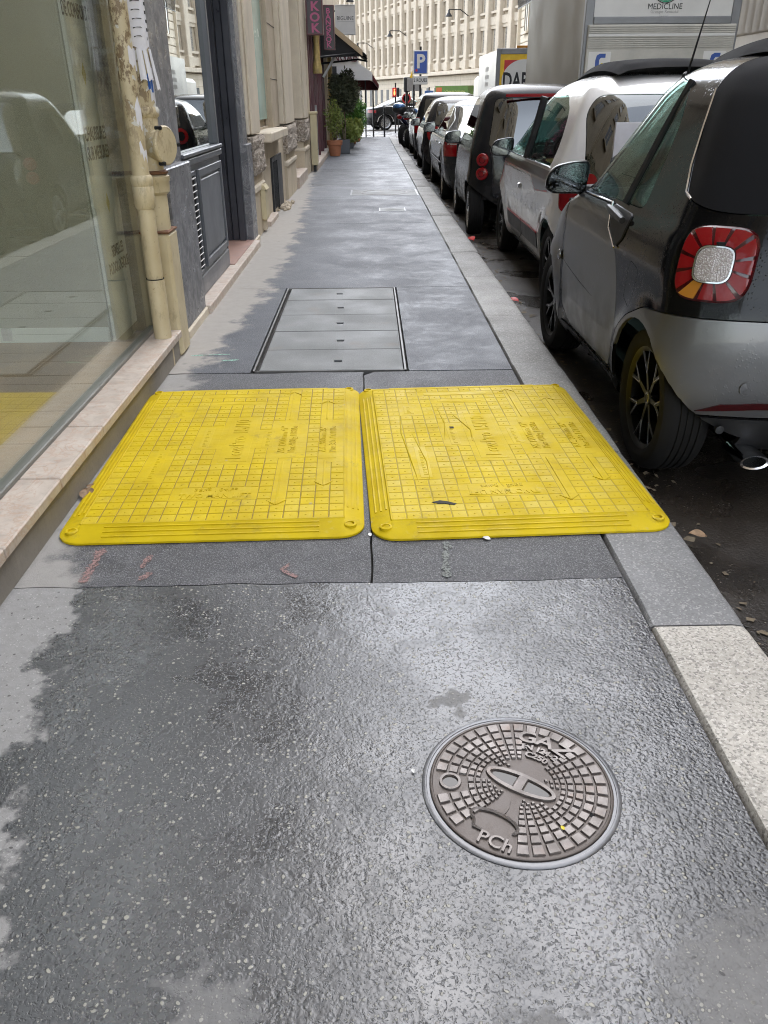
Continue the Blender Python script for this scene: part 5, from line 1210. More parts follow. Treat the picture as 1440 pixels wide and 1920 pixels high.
# rear lamp: rounded square at the corner, seen along the diagonal
LC = Vector((-.712, .14, .875)); ND = Vector((-.66, -.75, .06)).normalized(); RD = Vector((0, 0, 1)).cross(ND).normalized(); UD = ND.cross(RD)
def ltool(pts, d0=-.12, d1=.15):
    m = MB().prism(pts, d0, d1, 'z').mesh('t'); m.transform(Matrix(((RD.x, UD.x, ND.x, LC.x), (RD.y, UD.y, ND.y, LC.y), (RD.z, UD.z, ND.z, LC.z), (0, 0, 0, 1)))); return m
def sq(h, r): return rrect(h, h, r, 6)
from mathutils.bvhtree import BVHTree
def body_tree(me): return BVHTree.FromPolygons([v.co.copy() for v in me.vertices], [tuple(p.vertices) for p in me.polygons])
def patch(tree, grid, off, skirt=.012):
    """grid[i][j] of (u,v) on the lamp plane, dropped along -ND on the body and lifted off"""
    b = MB(); m, n = len(grid), len(grid[0])
    for i in range(m):
        for j in range(n):
            u, v = grid[i][j]; p = LC+RD*u+UD*v; h, nn, _, _ = tree.ray_cast(p+ND*.4, -ND)
            if h is None: h, nn, _, _ = tree.find_nearest(p)
            nn = (nn+ND).normalized(); o = off(i, j) if callable(off) else off; b.v.append(tuple(h+nn*o))
    b.f = [(i*n+j, i*n+j+1, (i+1)*n+j+1, (i+1)*n+j) for i in range(m-1) for j in range(n-1)]
    edge = [i*n for i in range(m)]+[(m-1)*n+j for j in range(1, n)]+[i*n+n-1 for i in range(m-2, -1, -1)]+[j for j in range(n-2, 0, -1)]
    k0 = len(b.v); b.v += [tuple(Vector(b.v[e])-ND*skirt) for e in edge]; L = len(edge)
    b.f += [(edge[i], edge[(i+1) % L], k0+(i+1) % L, k0+i) for i in range(L)]
    return b
def rad(a, h, n_=3.8): return h/((abs(math.cos(a))**n_+abs(math.sin(a))**n_)**(1/n_))
def disc_grid(h, nr=7, na=48): return [[(rad(2*PI*j/na, h)*max(.02, i/nr)*math.cos(2*PI*j/na), rad(2*PI*j/na, h)*max(.02, i/nr)*math.sin(2*PI*j/na)) for j in range(na+1)] for i in range(nr+1)]
tree1 = body_tree(c1.body)
lamp = c1.add('rear_lamp', patch(tree1, disc_grid(.126), lambda i, j: .004+.010*math.cos(min(1, i/7)*PI/2)**.5), M['lensdeep'], None, 60)
for k in range(12):
    a0, a1 = 2*PI*k/12+.055+.26, 2*PI*(k+1)/12-.055+.26
    g = [[(rad(a, .064+(.118-.064)*i/4)*math.cos(a), rad(a, .064+(.118-.064)*i/4)*math.sin(a)) for a in np.linspace(a0, a1, 7)] for i in range(5)]
    c1.add('red_segment', patch(tree1, g, .0165), M['lensred'] if k != 7 else M['lensamber'], lamp, 60)
c1.add('reversing_lens', patch(tree1, disc_grid(.055, 6, 40), .024), M['lensclear'], lamp, 60)
g = [[(rad(2*PI*j/40, .056+.005*i)*math.cos(2*PI*j/40), rad(2*PI*j/40, .056+.005*i)*math.sin(2*PI*j/40)) for j in range(41)] for i in range(2)]
c1.add('lens_rim', patch(tree1, g, .025), M['chrome'], lamp, 60)
LC.x *= -1; ND.x *= -1; RD = Vector((0, 0, 1)).cross(ND).normalized(); UD = ND.cross(RD); c1.add('rear_lamp', patch(tree1, disc_grid(.142), .012), M['lensred'], None, 60)
c1.panel('bumper_reflector', M['lensdeep'], [(-.70, .355), (-.50, .375), (-.34, .38), (-.34, .40), (-.50, .402), (-.62, .39)], 'y', lo=-1, hi=.3, r=0, gap=0, proud=True, cut=False)
body = c1.finish('body_frame')
for x in (-.52, ): b = MB(); b.lathe([(.026, -.03), (.026, .0015), (.024, .0015), (.024, -.001), (.0001, .001)], 20, Matrix.Translation(body_tree(c1.body).ray_cast(Vector((-.545, -1, .455)), Vector((0, 1, 0)))[0]) @ Matrix.Rotation(R(90), 4, 'X')); c1.add('parking_sensor', b, P_GREY)
b = MB(); b.lathe([(.016, 0), (.016, .01), (.0001, .011)], 14, Matrix.Translation((-.60, .085, .285)) @ Matrix.Rotation(R(90), 4, 'X')); c1.add('towing_cap', b, M['trim'])
ex = MB(); Mt = Matrix.Translation((-.47, .02, .175)) @ Matrix.Rotation(R(-90), 4, 'X') @ Matrix.Diagonal((1.25, .62, 1, 1)); ex.lathe([(.036, .0), (.045, -.004), (.047, .02), (.047, .16), (.036, .16), (.036, 0)], 24, Mt, False); c1.add('exhaust_tip', ex, M['chrome'])
c1.add('exhaust_dark', MB().lathe([(.035, .05), (.0001, .05)], 20, Mt, False), M['under'])
b = MB(); b.box(-.33, .33, .22, .50, 1.475, 1.53, .02, Matrix.Rotation(R(7), 4, 'X')); c1.add('brake_light_pod', b, P_GREY)
b = MB(); b.box(-.52, .52, .30, 2.4, .20, .30); b.box(-.72, .72, .76, 1.82, .19, .30); b.box(-.70, .70, .15, .6, .5, .95); b.box(-.66, .66, 1.95, 2.5, .4, .85); c1.add('underbody', b, M['under'], None, 0)
for y, z, r in WH:
    for sd in (-1, 1): wheel(c1.t, sd*.70, y, z, r, .19, 'y', sd)
interior(c1, 1.58, .45, .68, .6, 2.0, M['seatdark']); seats(c1, .85, .42, M['seatdark'])
mirror(c1, -.862, 1.74, 1.03, P_BLACK, .96)
MB().tube([(-.45, 1.38, 1.475), (-.44, 1.24, 1.80)], [.006, .002], 6).build('aerial', M['trim'], c1.t); MB().lathe([(.022, 0), (.014, .03), (.0001, .04)], 12, Matrix.Translation((-.452, 1.39, 1.458))).build('aerial_base', M['trim'], c1.t)
# ---------------------------------------------------------------- white four-door hatchback
P_STRIPE = paint('dark_stripe_film', (.055, .050, .048), .3, 0, .6, drops=.2)
M['redline'] = plain('red_pinstripe', (.42, .03, .035), .35)
rows = [(.18, .14, 3.40, .66, .3, .5), (.23, .08, 3.50, .74, .35, .6), (.34, .02, 3.56, .785, .38, .65), (.50, 0, 3.595, .81, .4, .7), (.65, .0, 3.58, .82, .4, .7), (.78, .02, 3.50, .82, .4, .68), (.87, .04, 3.36, .815, .38, .62),
        (.94, .06, 3.15, .80, .37, .56), (1.0, .08, 2.92, .78, .36, .5), (1.06, .10, 2.76, .755, .35, .46), (1.18, .15, 2.54, .71, .34, .44), (1.30, .22, 2.32, .665, .33, .42), (1.40, .30, 2.08, .62, .32, .4), (1.47, .40, 1.88, .565, .32, .4), (1.52, .56, 1.64, .47, .3, .4), (1.545, .8, 1.4, .34, .3, .3), (1.554, 1.0, 1.25, .18, .12, .12)]
WT = [(.52, .29, .29), (3.01, .29, .29)]
c2 = Car('parked_car', 'white hatchback with dark side stripe and black fabric roof, second from the camera', rows, (2.09, 5.50, -.12), R(-.6), WT, .335, P_WHITE, .02, nz=72)
c2.panel('side_window', M['carglass'], [(2.86, .955), (2.60, 1.13), (2.30, 1.30), (2.02, 1.40), (1.55, 1.43), (1.1, 1.41), (.82, 1.30), (.70, 1.12), (.68, .955)], r=.07, gap=.002)
c2.panel('rear_window', M['carglassdark'], [(-.68, .78), (.68, .78), (.64, 1.30), (.56, 1.41), (-.56, 1.41), (-.64, 1.30)], 'y', lo=-1, hi=.6, r=.06)
c2.panel('windscreen', M['carglass'], [(-.62, 1.02), (.62, 1.02), (.50, 1.42), (-.50, 1.42)], 'y', lo=1.7, hi=4, r=.06)
roof_canvas(c2, .43, .50, 1.92, 1.56, 1.635, 1.60, .03)
st_ = [(3.2, .915), (2.9, .925), (.50, .925), (.30, .90), (.62, .80), (1.10, .765), (1.22, .80), (1.36, .855), (1.6, .862), (2.8, .86)]
c2.panel('side_stripe', P_STRIPE, st_, r=.03, gap=0.0, sides=(-1,)); 
c2.panel('pinstripe', M['redline'], [(.62, .80), (1.10, .765), (1.22, .80), (1.36, .855), (1.6, .862), (2.8, .86), (2.8, .853), (1.6, .855), (1.36, .847), (1.22, .790), (1.10, .755), (.62, .79)], r=0, gap=0, sides=(-1,), cut=False, proud=False)
for y0, y1 in ((.98, 1.72), (1.74, 2.52)):
    c2.panel('side_moulding', M['greytrim'], [(y0, .34), (y1, .34), (y1, .455), (y0, .455)], r=.02, gap=.0, proud=True, cut=False, sides=(-1,)); c2.panel('moulding_line', M['redline'], [(y0, .457), (y1, .457), (y1, .470), (y0, .470)], r=0, gap=.0, proud=True, cut=False, sides=(-1,))
c2.panel('front_door', P_WHITE, [(2.82, .84), (1.72, .84), (1.72, .27), (2.55, .27), (2.66, .5), (2.70, .75)], r=.04, gap=.003, sides=(-1,))
c2.panel('rear_door', P_WHITE, [(1.71, .84), (1.36, .84), (1.2, .77), (1.02, .74), (.95, .6), (.93, .42), (.98, .27), (1.71, .27)], r=.04, gap=.003, sides=(-1,))
for sd in (-1, 1): c2.panel('rear_lamp', M['lensred'], [(sd*.54, .68), (sd*.80, .70), (sd*.80, .93), (sd*.60, .95)], 'y', lo=-1, hi=.35, r=.04, gap=0, proud=True, cut=False)
c2.finish()
b = MB(); b.box(-.836, -.815, 1.80, 1.86, .70, .75, .012); c2.add('door_handle', b, M['chrome'])
b = MB(); b.tube([(-.70, 1.62, 1.40), (-.745, 1.66, 1.18), (-.80, 1.70, .95)], .03, 6); c2.add('centre_pillar', b, M['trim'])
b = MB(); b.tube([(-.79, 2.84, .952), (-.803, 2.0, .950), (-.80, .70, .950)], .006, 6); c2.add('window_trim', b, M['chrome'])
b = MB(); b.box(-.55, .55, .35, 3.2, .2, .3); b.box(-.72, .72, .95, 2.6, .2, .32); b.box(-.6, .6, .12, .8, .45, .9); b.box(-.6, .6, 2.7, 3.3, .4, .8); c2.add('underbody', b, M['under'], None, 0)
for y, z, r in WT:
    for sd in (-1, 1): wheel(c2.t, sd*.715, y, z, r, .18, 'star', sd)
interior(c2, 2.40, .48, .66, .5, 2.8, M['seatdark']); seats(c2, 1.60, .46, M['seatdark']); seats(c2, .75, .50, M['seatdark'])
mirror(c2, -.86, 2.72, .985, P_BLACK, .95)
MB().box(-.5, .5, .16, .19, 1.0, 1.25).build('parcel_card', M['paper'], c2.t)

# ---------------------------------------------------------------- black tall two-seater with round lamps
rows = [(.18, .10, 2.35, .60, .25, .4), (.25, .05, 2.44, .69, .28, .5), (.40, .0, 2.49, .735, .3, .55), (.55, .0, 2.50, .75, .3, .56), (.70, .01, 2.46, .755, .28, .55), (.80, .02, 2.36, .75, .26, .5), (.88, .03, 2.2, .745, .24, .46), (.95, .04, 2.05, .73, .24, .44),
        (1.02, .055, 1.95, .71, .24, .42), (1.15, .085, 1.82, .675, .24, .4), (1.28, .12, 1.66, .64, .24, .38), (1.40, .17, 1.48, .60, .24, .36), (1.47, .23, 1.35, .55, .24, .34), (1.52, .33, 1.2, .46, .24, .3), (1.545, .5, 1.05, .32, .2, .25), (1.55, .65, .95, .18, .1, .1)]
W3 = [(.36, .275, .275), (2.17, .275, .275)]
c3 = Car('parked_car', 'black tall two-seater with two round red rear lamps, third from the camera', rows, (1.86, 9.36, -.14), R(-1.0), W3, .315, P_DARK, .02, nz=60)
c3.panel('rear_window', M['carglassdark'], [(-.57, .93), (.57, .93), (.50, 1.41), (-.50, 1.41)], 'y', lo=-1, hi=.6, r=.06)
c3.panel('side_window', M['carglassdark'], [(1.95, .95), (1.7, 1.2), (1.45, 1.38), (1.2, 1.42), (.75, 1.40), (.55, 1.25), (.5, .98)], r=.06)
c3.panel('tailgate', paint('blue_black_paint', (.012, .012, .016), .25, 0, .8), [(-.50, .42), (.50, .42), (.54, .915), (-.54, .915)], 'y', lo=-1, hi=.3, r=.05)
c3.panel('lower_bumper', M['greytrim'], [(-.3, .1), (.3, .1), (.3, .38), (-.3, .38)], sides=(0,), r=.01)
c3.finish()
for sd in (-1, 1):
    for z in (.815, .675):
        b = MB(); Mt = Matrix.Translation((sd*.625, .075, z)) @ Matrix.Rotation(R(90), 4, 'X') @ Matrix.Rotation(R(18*sd), 4, 'Y'); b.lathe([(.066, -.03), (.066, .020), (.058, .030), (.0001, .036)], 24, Mt); o = c3.add('rear_lamp', b, M['lensred']); b = MB(); b.lathe([(.034, .030), (.034, .036), (.028, .0385), (.028, .03)], 20, Mt, False); b.build('lamp_ring', M['lensdeep'], o)
b = MB(); b.box(-.5, .5, .2, 2.2, .18, .3); b.box(-.6, .6, .1, .7, .4, .85); c3.add('underbody', b, M['under'], None, 0)
b = MB(); b.box(-.40, .40, .14, .17, 1.42, 1.45); c3.add('brake_light', b, M['lensred'])
for y, z, r in W3:
    for sd in (-1, 1): wheel(c3.t, sd*.665, y, z, r, .165, 'five', sd)
mirror(c3, -.83, 1.72, .98, P_DARK, .9)

# ---------------------------------------------------------------- dark saloon
rows = [(.20, .14, 4.3, .68, .3, .6), (.27, .06, 4.40, .78, .36, .7), (.42, .0, 4.46, .84, .4, .75), (.58, .0, 4.47, .865, .4, .75), (.72, .02, 4.42, .87, .38, .75), (.82, .03, 4.30, .865, .36, .7), (.89, .045, 4.0, .855, .35, .65), (.93, .09, 3.6, .84, .34, .6), (.955, .30, 3.3, .82, .34, .55), (.98, .55, 3.15, .80, .36, .5),
        (1.05, .72, 3.0, .76, .36, .46), (1.15, .92, 2.82, .71, .36, .44), (1.25, 1.12, 2.62, .66, .36, .42), (1.33, 1.3, 2.42, .61, .36, .4), (1.38, 1.5, 2.2, .53, .34, .38), (1.405, 1.68, 2.05, .40, .15, .15), (1.415, 1.75, 1.95, .2, .08, .08)]
W4 = [(1.02, .305, .305), (3.74, .305, .305)]
c4 = Car('parked_car', 'dark grey saloon with L-shaped red rear lamp, fourth from the camera', rows, (1.955, 12.35, -.16), R(-.6), W4, .35, P_ANTH, .02, nz=60)
c4.panel('rear_window', M['carglassdark'], [(-.66, .985), (.66, .985), (.56, 1.33), (-.56, 1.33)], 'y', lo=.4, hi=1.65, r=.05)
c4.panel('side_window', M['carglassdark'], [(3.1, .96), (2.75, 1.16), (2.4, 1.31), (2.1, 1.34), (1.5, 1.31), (1.1, 1.15), (.86, .985)], r=.06)
for sd in (-1, 1):
    l_ = c4.panel('rear_lamp', M['lensred'], [(sd*.42, .70), (sd*.9, .68), (sd*.9, .88), (sd*.62, .885), (sd*.60, .80), (sd*.42, .80)], 'y', lo=-1, hi=.42, r=.015, gap=0, proud=True, cut=False)
    c4.panel('indicator_lens', M['lensclear'], [(sd*.64, .84), (sd*.9, .83), (sd*.9, .89), (sd*.64, .893)], 'y', lo=-1, hi=.43, r=.01, gap=0, proud=True, cut=False)
c4.panel('bumper', P_ANTH, [(-.3, .28), (.8, .28), (.72, .58), (.4, .60), (-.3, .60)], sides=(0,), r=.02, gap=.004)
c4.panel('lower_trim', M['trim'], [(-.70, .30), (.70, .30), (.66, .37), (-.66, .37)], 'y', lo=-1, hi=.3, r=.02, gap=0, proud=True, cut=False)
c4.finish()
for y in (2.05, 1.25): b = MB(); b.box(-.89, -.865, y-.09, y+.09, .80, .83, .01); c4.add('door_handle', b, M['chrome'])
b = MB(); b.tube([(-.876, .9, .56), (-.886, 2.0, .56), (-.876, 3.2, .55)], .012, 6); c4.add('side_moulding', b, M['trim'])
b = MB(); b.box(-.6, .6, .2, 4.1, .2, .32); b.box(-.75, .75, 1.45, 3.3, .2, .3); b.box(-.7, .7, .1, 1.4, .45, .85); c4.add('underbody', b, M['under'], None, 0)
for k in (-.5, -.42): b = MB(); b.lathe([(.03, 0), (.034, 0), (.034, .12), (.03, .12)], 16, Matrix.Translation((k, .02, .235)) @ Matrix.Rotation(R(-90), 4, 'X'), False); c4.add('exhaust_tip', b, M['chrome'])
for y, z, r in W4:
    for sd in (-1, 1): wheel(c4.t, sd*.745, y, z, r, .2, 'five', sd)
mirror(c4, -.93, 2.95, .99, P_ANTH, .95)

# ---------------------------------------------------------------- small dark hatchback with ring lamp
rows = [(.18, .14, 3.40, .64, .3, .5), (.25, .06, 3.50, .74, .36, .6), (.40, .0, 3.55, .79, .4, .7), (.58, 0, 3.57, .81, .42, .7), (.74, .02, 3.50, .815, .42, .66), (.85, .05, 3.35, .80, .40, .6), (.92, .08, 3.0, .785, .38, .55), (1.0, .12, 2.75, .75, .37, .5), (1.12, .2, 2.5, .70, .36, .45), (1.25, .32, 2.25, .645, .35, .42), (1.36, .45, 2.0, .58, .34, .4), (1.43, .6, 1.8, .50, .32, .36), (1.475, .85, 1.5, .34, .25, .25), (1.488, 1.0, 1.3, .18, .1, .1)]
W5 = [(.58, .29, .29), (2.88, .29, .29)]
c5 = Car('parked_car', 'small dark hatchback with a ring-shaped red lamp and pale reflections, fifth along the kerb', rows, (1.90, 17.30, -.18), R(-.5), W5, .335, P_DARK, .02, nz=48)
c5.panel('rear_window', M['carglassdark'], [(-.60, .98), (.60, .98), (.52, 1.36), (-.52, 1.36)], 'y', lo=-1, hi=.8, r=.05)
c5.panel('side_window', M['carglassdark'], [(2.7, .95), (2.3, 1.2), (1.9, 1.37), (1.2, 1.38), (.8, 1.25), (.65, .97)], r=.06)
c5.finish()
for sd in (-1, 1):
    Mt = Matrix.Translation((sd*.60, .10, .82)) @ Matrix.Rotation(R(90), 4, 'X') @ Matrix.Rotation(R(24*sd), 4, 'Y'); b = MB(); b.lathe([(.145, -.05), (.145, .035), (.12, .05), (.085, .05), (.08, .035), (.08, -.02)], 24, Mt, False); c5.add('rear_lamp', b, M['lensred']); b = MB(); b.lathe([(.078, .03), (.0001, .032)], 20, Mt, False); c5.add('lamp_insert', b, P_DARK)
b = MB(); b.box(-.6, .6, .1, 3.2, .2, .32); b.box(-.7, .7, .1, .9, .4, .85); c5.add('underbody', b, M['under'], None, 0)
for y, z, r in W5:
    for sd in (-1, 1): wheel(c5.t, sd*.71, y, z, r, .18, 'five', sd)
mirror(c5, -.87, 2.6, .98, P_DARK, .95)

# ---------------------------------------------------------------- dark upright estate, and a pale roofed one ahead
rows = [(.2, .10, 4.0, .70, .3, .6), (.3, .03, 4.1, .80, .3, .6), (.55, 0, 4.15, .85, .28, .6), (.85, .02, 4.1, .86, .26, .6), (.98, .03, 3.7, .84, .26, .5), (1.06, .05, 3.3, .81, .26, .5), (1.3, .12, 2.9, .73, .26, .45), (1.45, .18, 2.6, .67, .26, .4), (1.54, .28, 2.4, .60, .25, .4), (1.59, .5, 2.1, .45, .2, .3), (1.60, .7, 1.9, .25, .1, .1)]
W6 = [(.72, .32, .32), (3.3, .32, .32)]
c6 = Car('parked_car', 'dark upright estate car parked just before the motorbikes, sixth along the kerb', rows, (2.0, 21.9, -.20), R(-.3), W6, .36, P_DARK, .02, nz=44)
c6.panel('rear_window', M['carglassdark'], [(-.66, .98), (.66, .98), (.58, 1.47), (-.58, 1.47)], 'y', lo=-1, hi=.8, r=.05)
c6.panel('side_window', M['carglassdark'], [(3.2, 1.02), (2.8, 1.32), (2.5, 1.45), (.6, 1.45), (.4, 1.05)], r=.06)
for sd in (-1, 1): c6.panel('rear_lamp', M['lensred'], [(sd*.70, .70), (sd*.9, .70), (sd*.9, 1.05), (sd*.72, 1.05)], 'y', lo=-1, hi=.25, r=.03, gap=0, proud=True, cut=False)
c6.finish()
b = MB(); b.box(-.6, .6, .1, 3.8, .2, .32); b.box(-.7, .7, .1, 1.1, .4, .9); c6.add('underbody', b, M['under'], None, 0)
for y, z, r in W6:
    for sd in (-1, 1): wheel(c6.t, sd*.74, y, z, r, .2, 'five', sd)
mirror(c6, -.93, 2.9, 1.05, P_DARK, .95)

# ---------------------------------------------------------------- coupe SUV crossing the junction
rows = [(.28, .15, 4.7, .80, .35, .6), (.38, .06, 4.8, .92, .4, .7), (.6, .0, 4.88, .98, .45, .8), (.82, .02, 4.88, 1.0, .45, .8), (1.0, .05, 4.75, .99, .42, .75), (1.08, .10, 4.3, .97, .4, .65), (1.14, .30, 3.75, .94, .4, .6), (1.2, .62, 3.5, .90, .4, .55), (1.35, 1.1, 3.2, .82, .4, .5), (1.5, 1.5, 2.9, .73, .4, .46), (1.62, 1.85, 2.65, .62, .3, .3), (1.68, 2.05, 2.5, .45, .15, .15), (1.70, 2.2, 2.4, .2, .05, .05)]
W7 = [(.98, .38, .38), (3.9, .38, .38)]
c7 = Car('crossing_car', 'black coupe-shaped SUV turning across the end of the street', rows, (-.25, 49.6, -.31), R(-76), W7, .44, P_DARK, .03, group='moving cars', nz=52)
c7.t['group'] = 'cars beyond the pavement'
c7.panel('side_window', M['carglassdark'], [(3.5, 1.16), (3.1, 1.42), (2.7, 1.58), (2.1, 1.60), (1.6, 1.48), (1.0, 1.2)], r=.08, gap=.0)
c7.panel('rear_window', M['carglassdark'], [(-.7, 1.14), (.7, 1.14), (.6, 1.56), (-.6, 1.56)], 'y', lo=0, hi=1.9, r=.06)
for sd in (-1, 1): c7.panel('rear_lamp', M['lensred'], [(sd*.55, .88), (sd*1.05, .86), (sd*1.05, 1.02), (sd*.55, 1.02)], 'y', lo=-1, hi=.45, r=.02, gap=0, proud=True, cut=False)
c7.finish()
b = MB(); b.tube([(1.0, .98+.45*math.cos(a), .38+.45*math.sin(a)) for a in np.linspace(.1, PI-.1, 14)], .025, 6); c7.add('arch_trim', b, M['rimsilver'])
b = MB(); b.tube([(.955, 3.52, 1.165), (.96, 2.2, 1.17), (.93, 1.0, 1.19)], .012, 6); c7.add('window_trim', b, M['chrome'])
b = MB(); b.box(-.7, .7, .2, 4.6, .25, .42); c7.add('underbody', b, M['under'], None, 0)
for y, z, r in W7:
    for sd in (-1, 1): wheel(c7.t, sd*.88, y, z, r, .26, 'twin', sd)
# ---------------------------------------------------------------- lorries
M['truckside'] = plain('box_side_mirrored_brown', (.19, .16, .115), .5, .0, .15, .8, local=False, Specular_IOR_Level=.2)  # brown base colour stands for the house fronts mirrored in the box side
M['truckwhite'] = plain('box_door_white', (.62, .61, .58), .4, 0, .12, 1.2)
M['trucklift'] = plain('tail_lift_alu', (.46, .44, .39), .5, .1, .2, 2.5, bump=.1, bscale=30)
M['truckframe'] = plain('grey_frame', (.20, .205, .21), .45, .3, .15, 3)
M['greenprint'] = plain('green_print', (.01, .30, .15), .5); M['blueprint'] = plain('blue_print_dark', (.02, .07, .30), .5); M['greyprint'] = plain('grey_print', (.35, .34, .33), .6)
M['redprint'] = plain('red_print', (.50, .03, .03), .5); M['yelprint'] = plain('yellow_panel', (.75, .48, .02), .5)
t1 = thing('delivery_lorry', 'grey box lorry with tail lift and green round emblem, behind the two nearest cars', 'lorry', (3.31, 14.0, -.12))
LW = 2.28; LZ0, LZ1 = .95, 3.6
MB().box(0, LW, .06, 5.0, LZ0, LZ1).build('cargo_box', M['truckside'], t1)
b = MB(); b.box(-.03, .10, 0, .12, LZ0, LZ1+.03, .01); b.box(LW-.10, LW+.03, 0, .12, LZ0, LZ1+.03, .01); b.box(.10, LW-.10, .0, .12, LZ1-.1, LZ1+.03, .01); b.box(.10, LW-.10, -.01, .1, 2.36, 2.46, .01); b.build('rear_frame', M['truckframe'], t1)
MB().box(.10, LW-.10, .02, .07, 2.46, LZ1-.1).build('rear_door', M['truckwhite'], t1)
tl = MB().box(.02, LW-.02, -.06, .0, .55, 2.355, .008).build('tail_lift', M['trucklift'], t1)
for k in range(11): MB().box(.03, LW-.03, -.072, -.06, 2.05+.027*k, 2.068+.027*k, .003).build('lift_rib', M['trucklift'], tl)
MB().box(.03, LW-.03, -.076, -.072, 2.20, 2.235).build('lift_strip', M['truckwhite'], tl)
for k in range(8): MB().box(.28+.27*k, .284+.27*k, -.0625, -.06, .6, 1.7).build('lift_panel_line', M['greyprint'], tl)
for x in (.06, LW-.46):
    q = MB().box(x, x+.34, -.0645, -.0605, 1.62, 2.0).build('badge_plate', M['truckwhite'], tl)
    f = MB(); f.box(x+.11, x+.17, -.067, -.0645, 1.65, 1.89); f.prism([(x+.11, 1.89), (x+.17, 1.89), (x+.19, 1.92), (x+.26, 1.92), (x+.26, 1.975), (x+.17, 1.975), (x+.125, 1.95)], -.067, -.0645, 'y'); f.build('badge_letter', M['blueprint'], q)
    f = MB(); f.lathe([(.022, 0), (.022, .003), (.0001, .003)], 14, Matrix.Translation((x+.215, -.0645, 1.83)) @ Matrix.Rotation(R(90), 4, 'X')); f.build('badge_dot', M['yellowprint'], q)
f = MB(); f.lathe([(.19, 0), (.19, .004), (.0001, .004)], 32, Matrix.Translation((1.16, .018, 2.83)) @ Matrix.Rotation(R(90), 4, 'X')); em = f.build('round_emblem', M['greenprint'], t1)
f = MB(); f.lathe([(.205, 0), (.205, .003), (.195, .003), (.195, 0)], 32, Matrix.Translation((1.16, .018, 2.83)) @ Matrix.Rotation(R(90), 4, 'X'), False); f.build('emblem_ring', M['ink'], em)
f = MB(); f.tube([(1.16, .012, 2.68), (1.13, .012, 2.78), (1.19, .012, 2.86), (1.14, .012, 2.95)], .012, 6); f.box(1.08, 1.24, .011, .013, 2.665, 2.68); f.build('emblem_figure', M['truckwhite'], em)
text('box_lettering', 'MEDICLINE', .105, (1.16, .018, 2.585), (1, 0, 0), (0, 0, 1), M['ink'], t1, extrude=.002, sx=1.0)
text('box_lettering', 'Groupe Rentokil\nInitial', .062, (1.16, .018, 2.49), (1, 0, 0), (0, 0, 1), M['greyprint'], t1, extrude=.002, sx=1.0)
b = MB(); b.box(.1, LW-.1, .3, 6.7, .55, .95); b.build('chassis', M['under'], t1); b = MB(); b.box(.38, LW-.38, 5.1, 6.7, .5, 2.5, .1); b.build('cab', M['truckwhite'], t1)
for y in (1.5, 5.8):
    for x, sd in ((.45, -1), (LW-.45, 1)): wheel(t1, x, y, .45, .45, .3, 'five', sd)
t2 = thing('delivery_lorry', 'lorry with red, yellow and white rear panel ahead of the grey box lorry', 'lorry', (3.83, 27.0, -.15))
TW = 2.2
MB().box(0, TW, .05, 4.3, .8, 2.66).build('cargo_box', plain('box_grey', (.46, .47, .48), .4, .1, .1, 1), t2)
b = MB(); b.box(-.02, .10, 0, .08, .8, 2.70, .01); b.box(TW-.1, TW+.02, 0, .08, .8, 2.70, .01); b.box(.1, TW-.1, 0, .08, 2.55, 2.70, .01); b.build('rear_frame', M['truckframe'], t2)
MB().box(.10, TW-.10, .015, .05, .85, 2.55).build('rear_door', M['yelprint'], t2)
MB().box(.22, TW-.2, .008, .0149, .9, 2.40).build('red_field', M['redprint'], t2)
f = MB(); pts = [(.82+.66*math.cos(a), 1.86+.56*math.sin(a)) for a in np.linspace(0, 2*PI, 40)[:-1]]; f.prism([(x, max(.905, z)) for x, z in pts], .002, .0079, 'y'); f.build('white_disc', M['truckwhite'], t2)
text('box_lettering', 'DARTY', .60, (.82, .001, 1.84), (1, 0, 0), (0, 0, 1), M['ink'], t2, extrude=.002, sx=.66, bold=.014)
for z, w_ in ((2.22, .7), (2.0, .9), (1.8, .8)): MB().box(-.004, .0, 2.2-w_/2, 2.2+w_/2, z-.06, z+.06).build('blurred_print', M['greyprint'], t2)
MB().box(.55, .9, -.02, .03, 2.705, 2.77, .01).build('marker_lamp', M['lensamber'], t2); MB().box(.95, 1.3, -.02, .03, 2.705, 2.77, .01).build('marker_lamp', M['lensred'], t2)
b = MB(); b.box(0, TW, .2, 6.2, .45, .8); b.build('chassis', M['under'], t2); MB().box(.05, TW-.05, 4.4, 6.2, .4, 2.1, .12).build('cab', M['truckwhite'], t2)
for y in (1.0, 5.2):
    for x, sd in ((.22, -1), (TW-.22, 1)): wheel(t2, x, y, .36, .36, .22, 'five', sd)
van = thing('delivery_van', 'pale van with a green lettered roof panel far down the street', 'van', (3.35, 45.0, road_z(45)), R(-35))
MB().box(0, 1.9, 0, 4.6, .4, 1.72, .1).build('van_body', M['truckwhite'], van); gp_ = MB().box(.02, 1.88, -.02, 1.1, 1.55, 2.05).build('roof_panel', plain('green_panel', (.10, .20, .03), .5), van)
text('panel_lettering', 'La Terre du Langoustier', .17, (1.12, -.021, 1.80), (1, 0, 0), (0, 0, 1), plain('pale_green_print', (.62, .60, .2), .5), gp_, extrude=.002, sx=.72); MB().box(.08, .40, -.0225, -.0205, 1.62, 1.98).build('panel_emblem', plain('orange_print', (.55, .12, .03), .5), gp_)
for y in (.8, 3.7):
    for x, sd in ((.2, -1), (1.7, 1)): wheel(van, x, y, .33, .33, .2, 'five', sd)

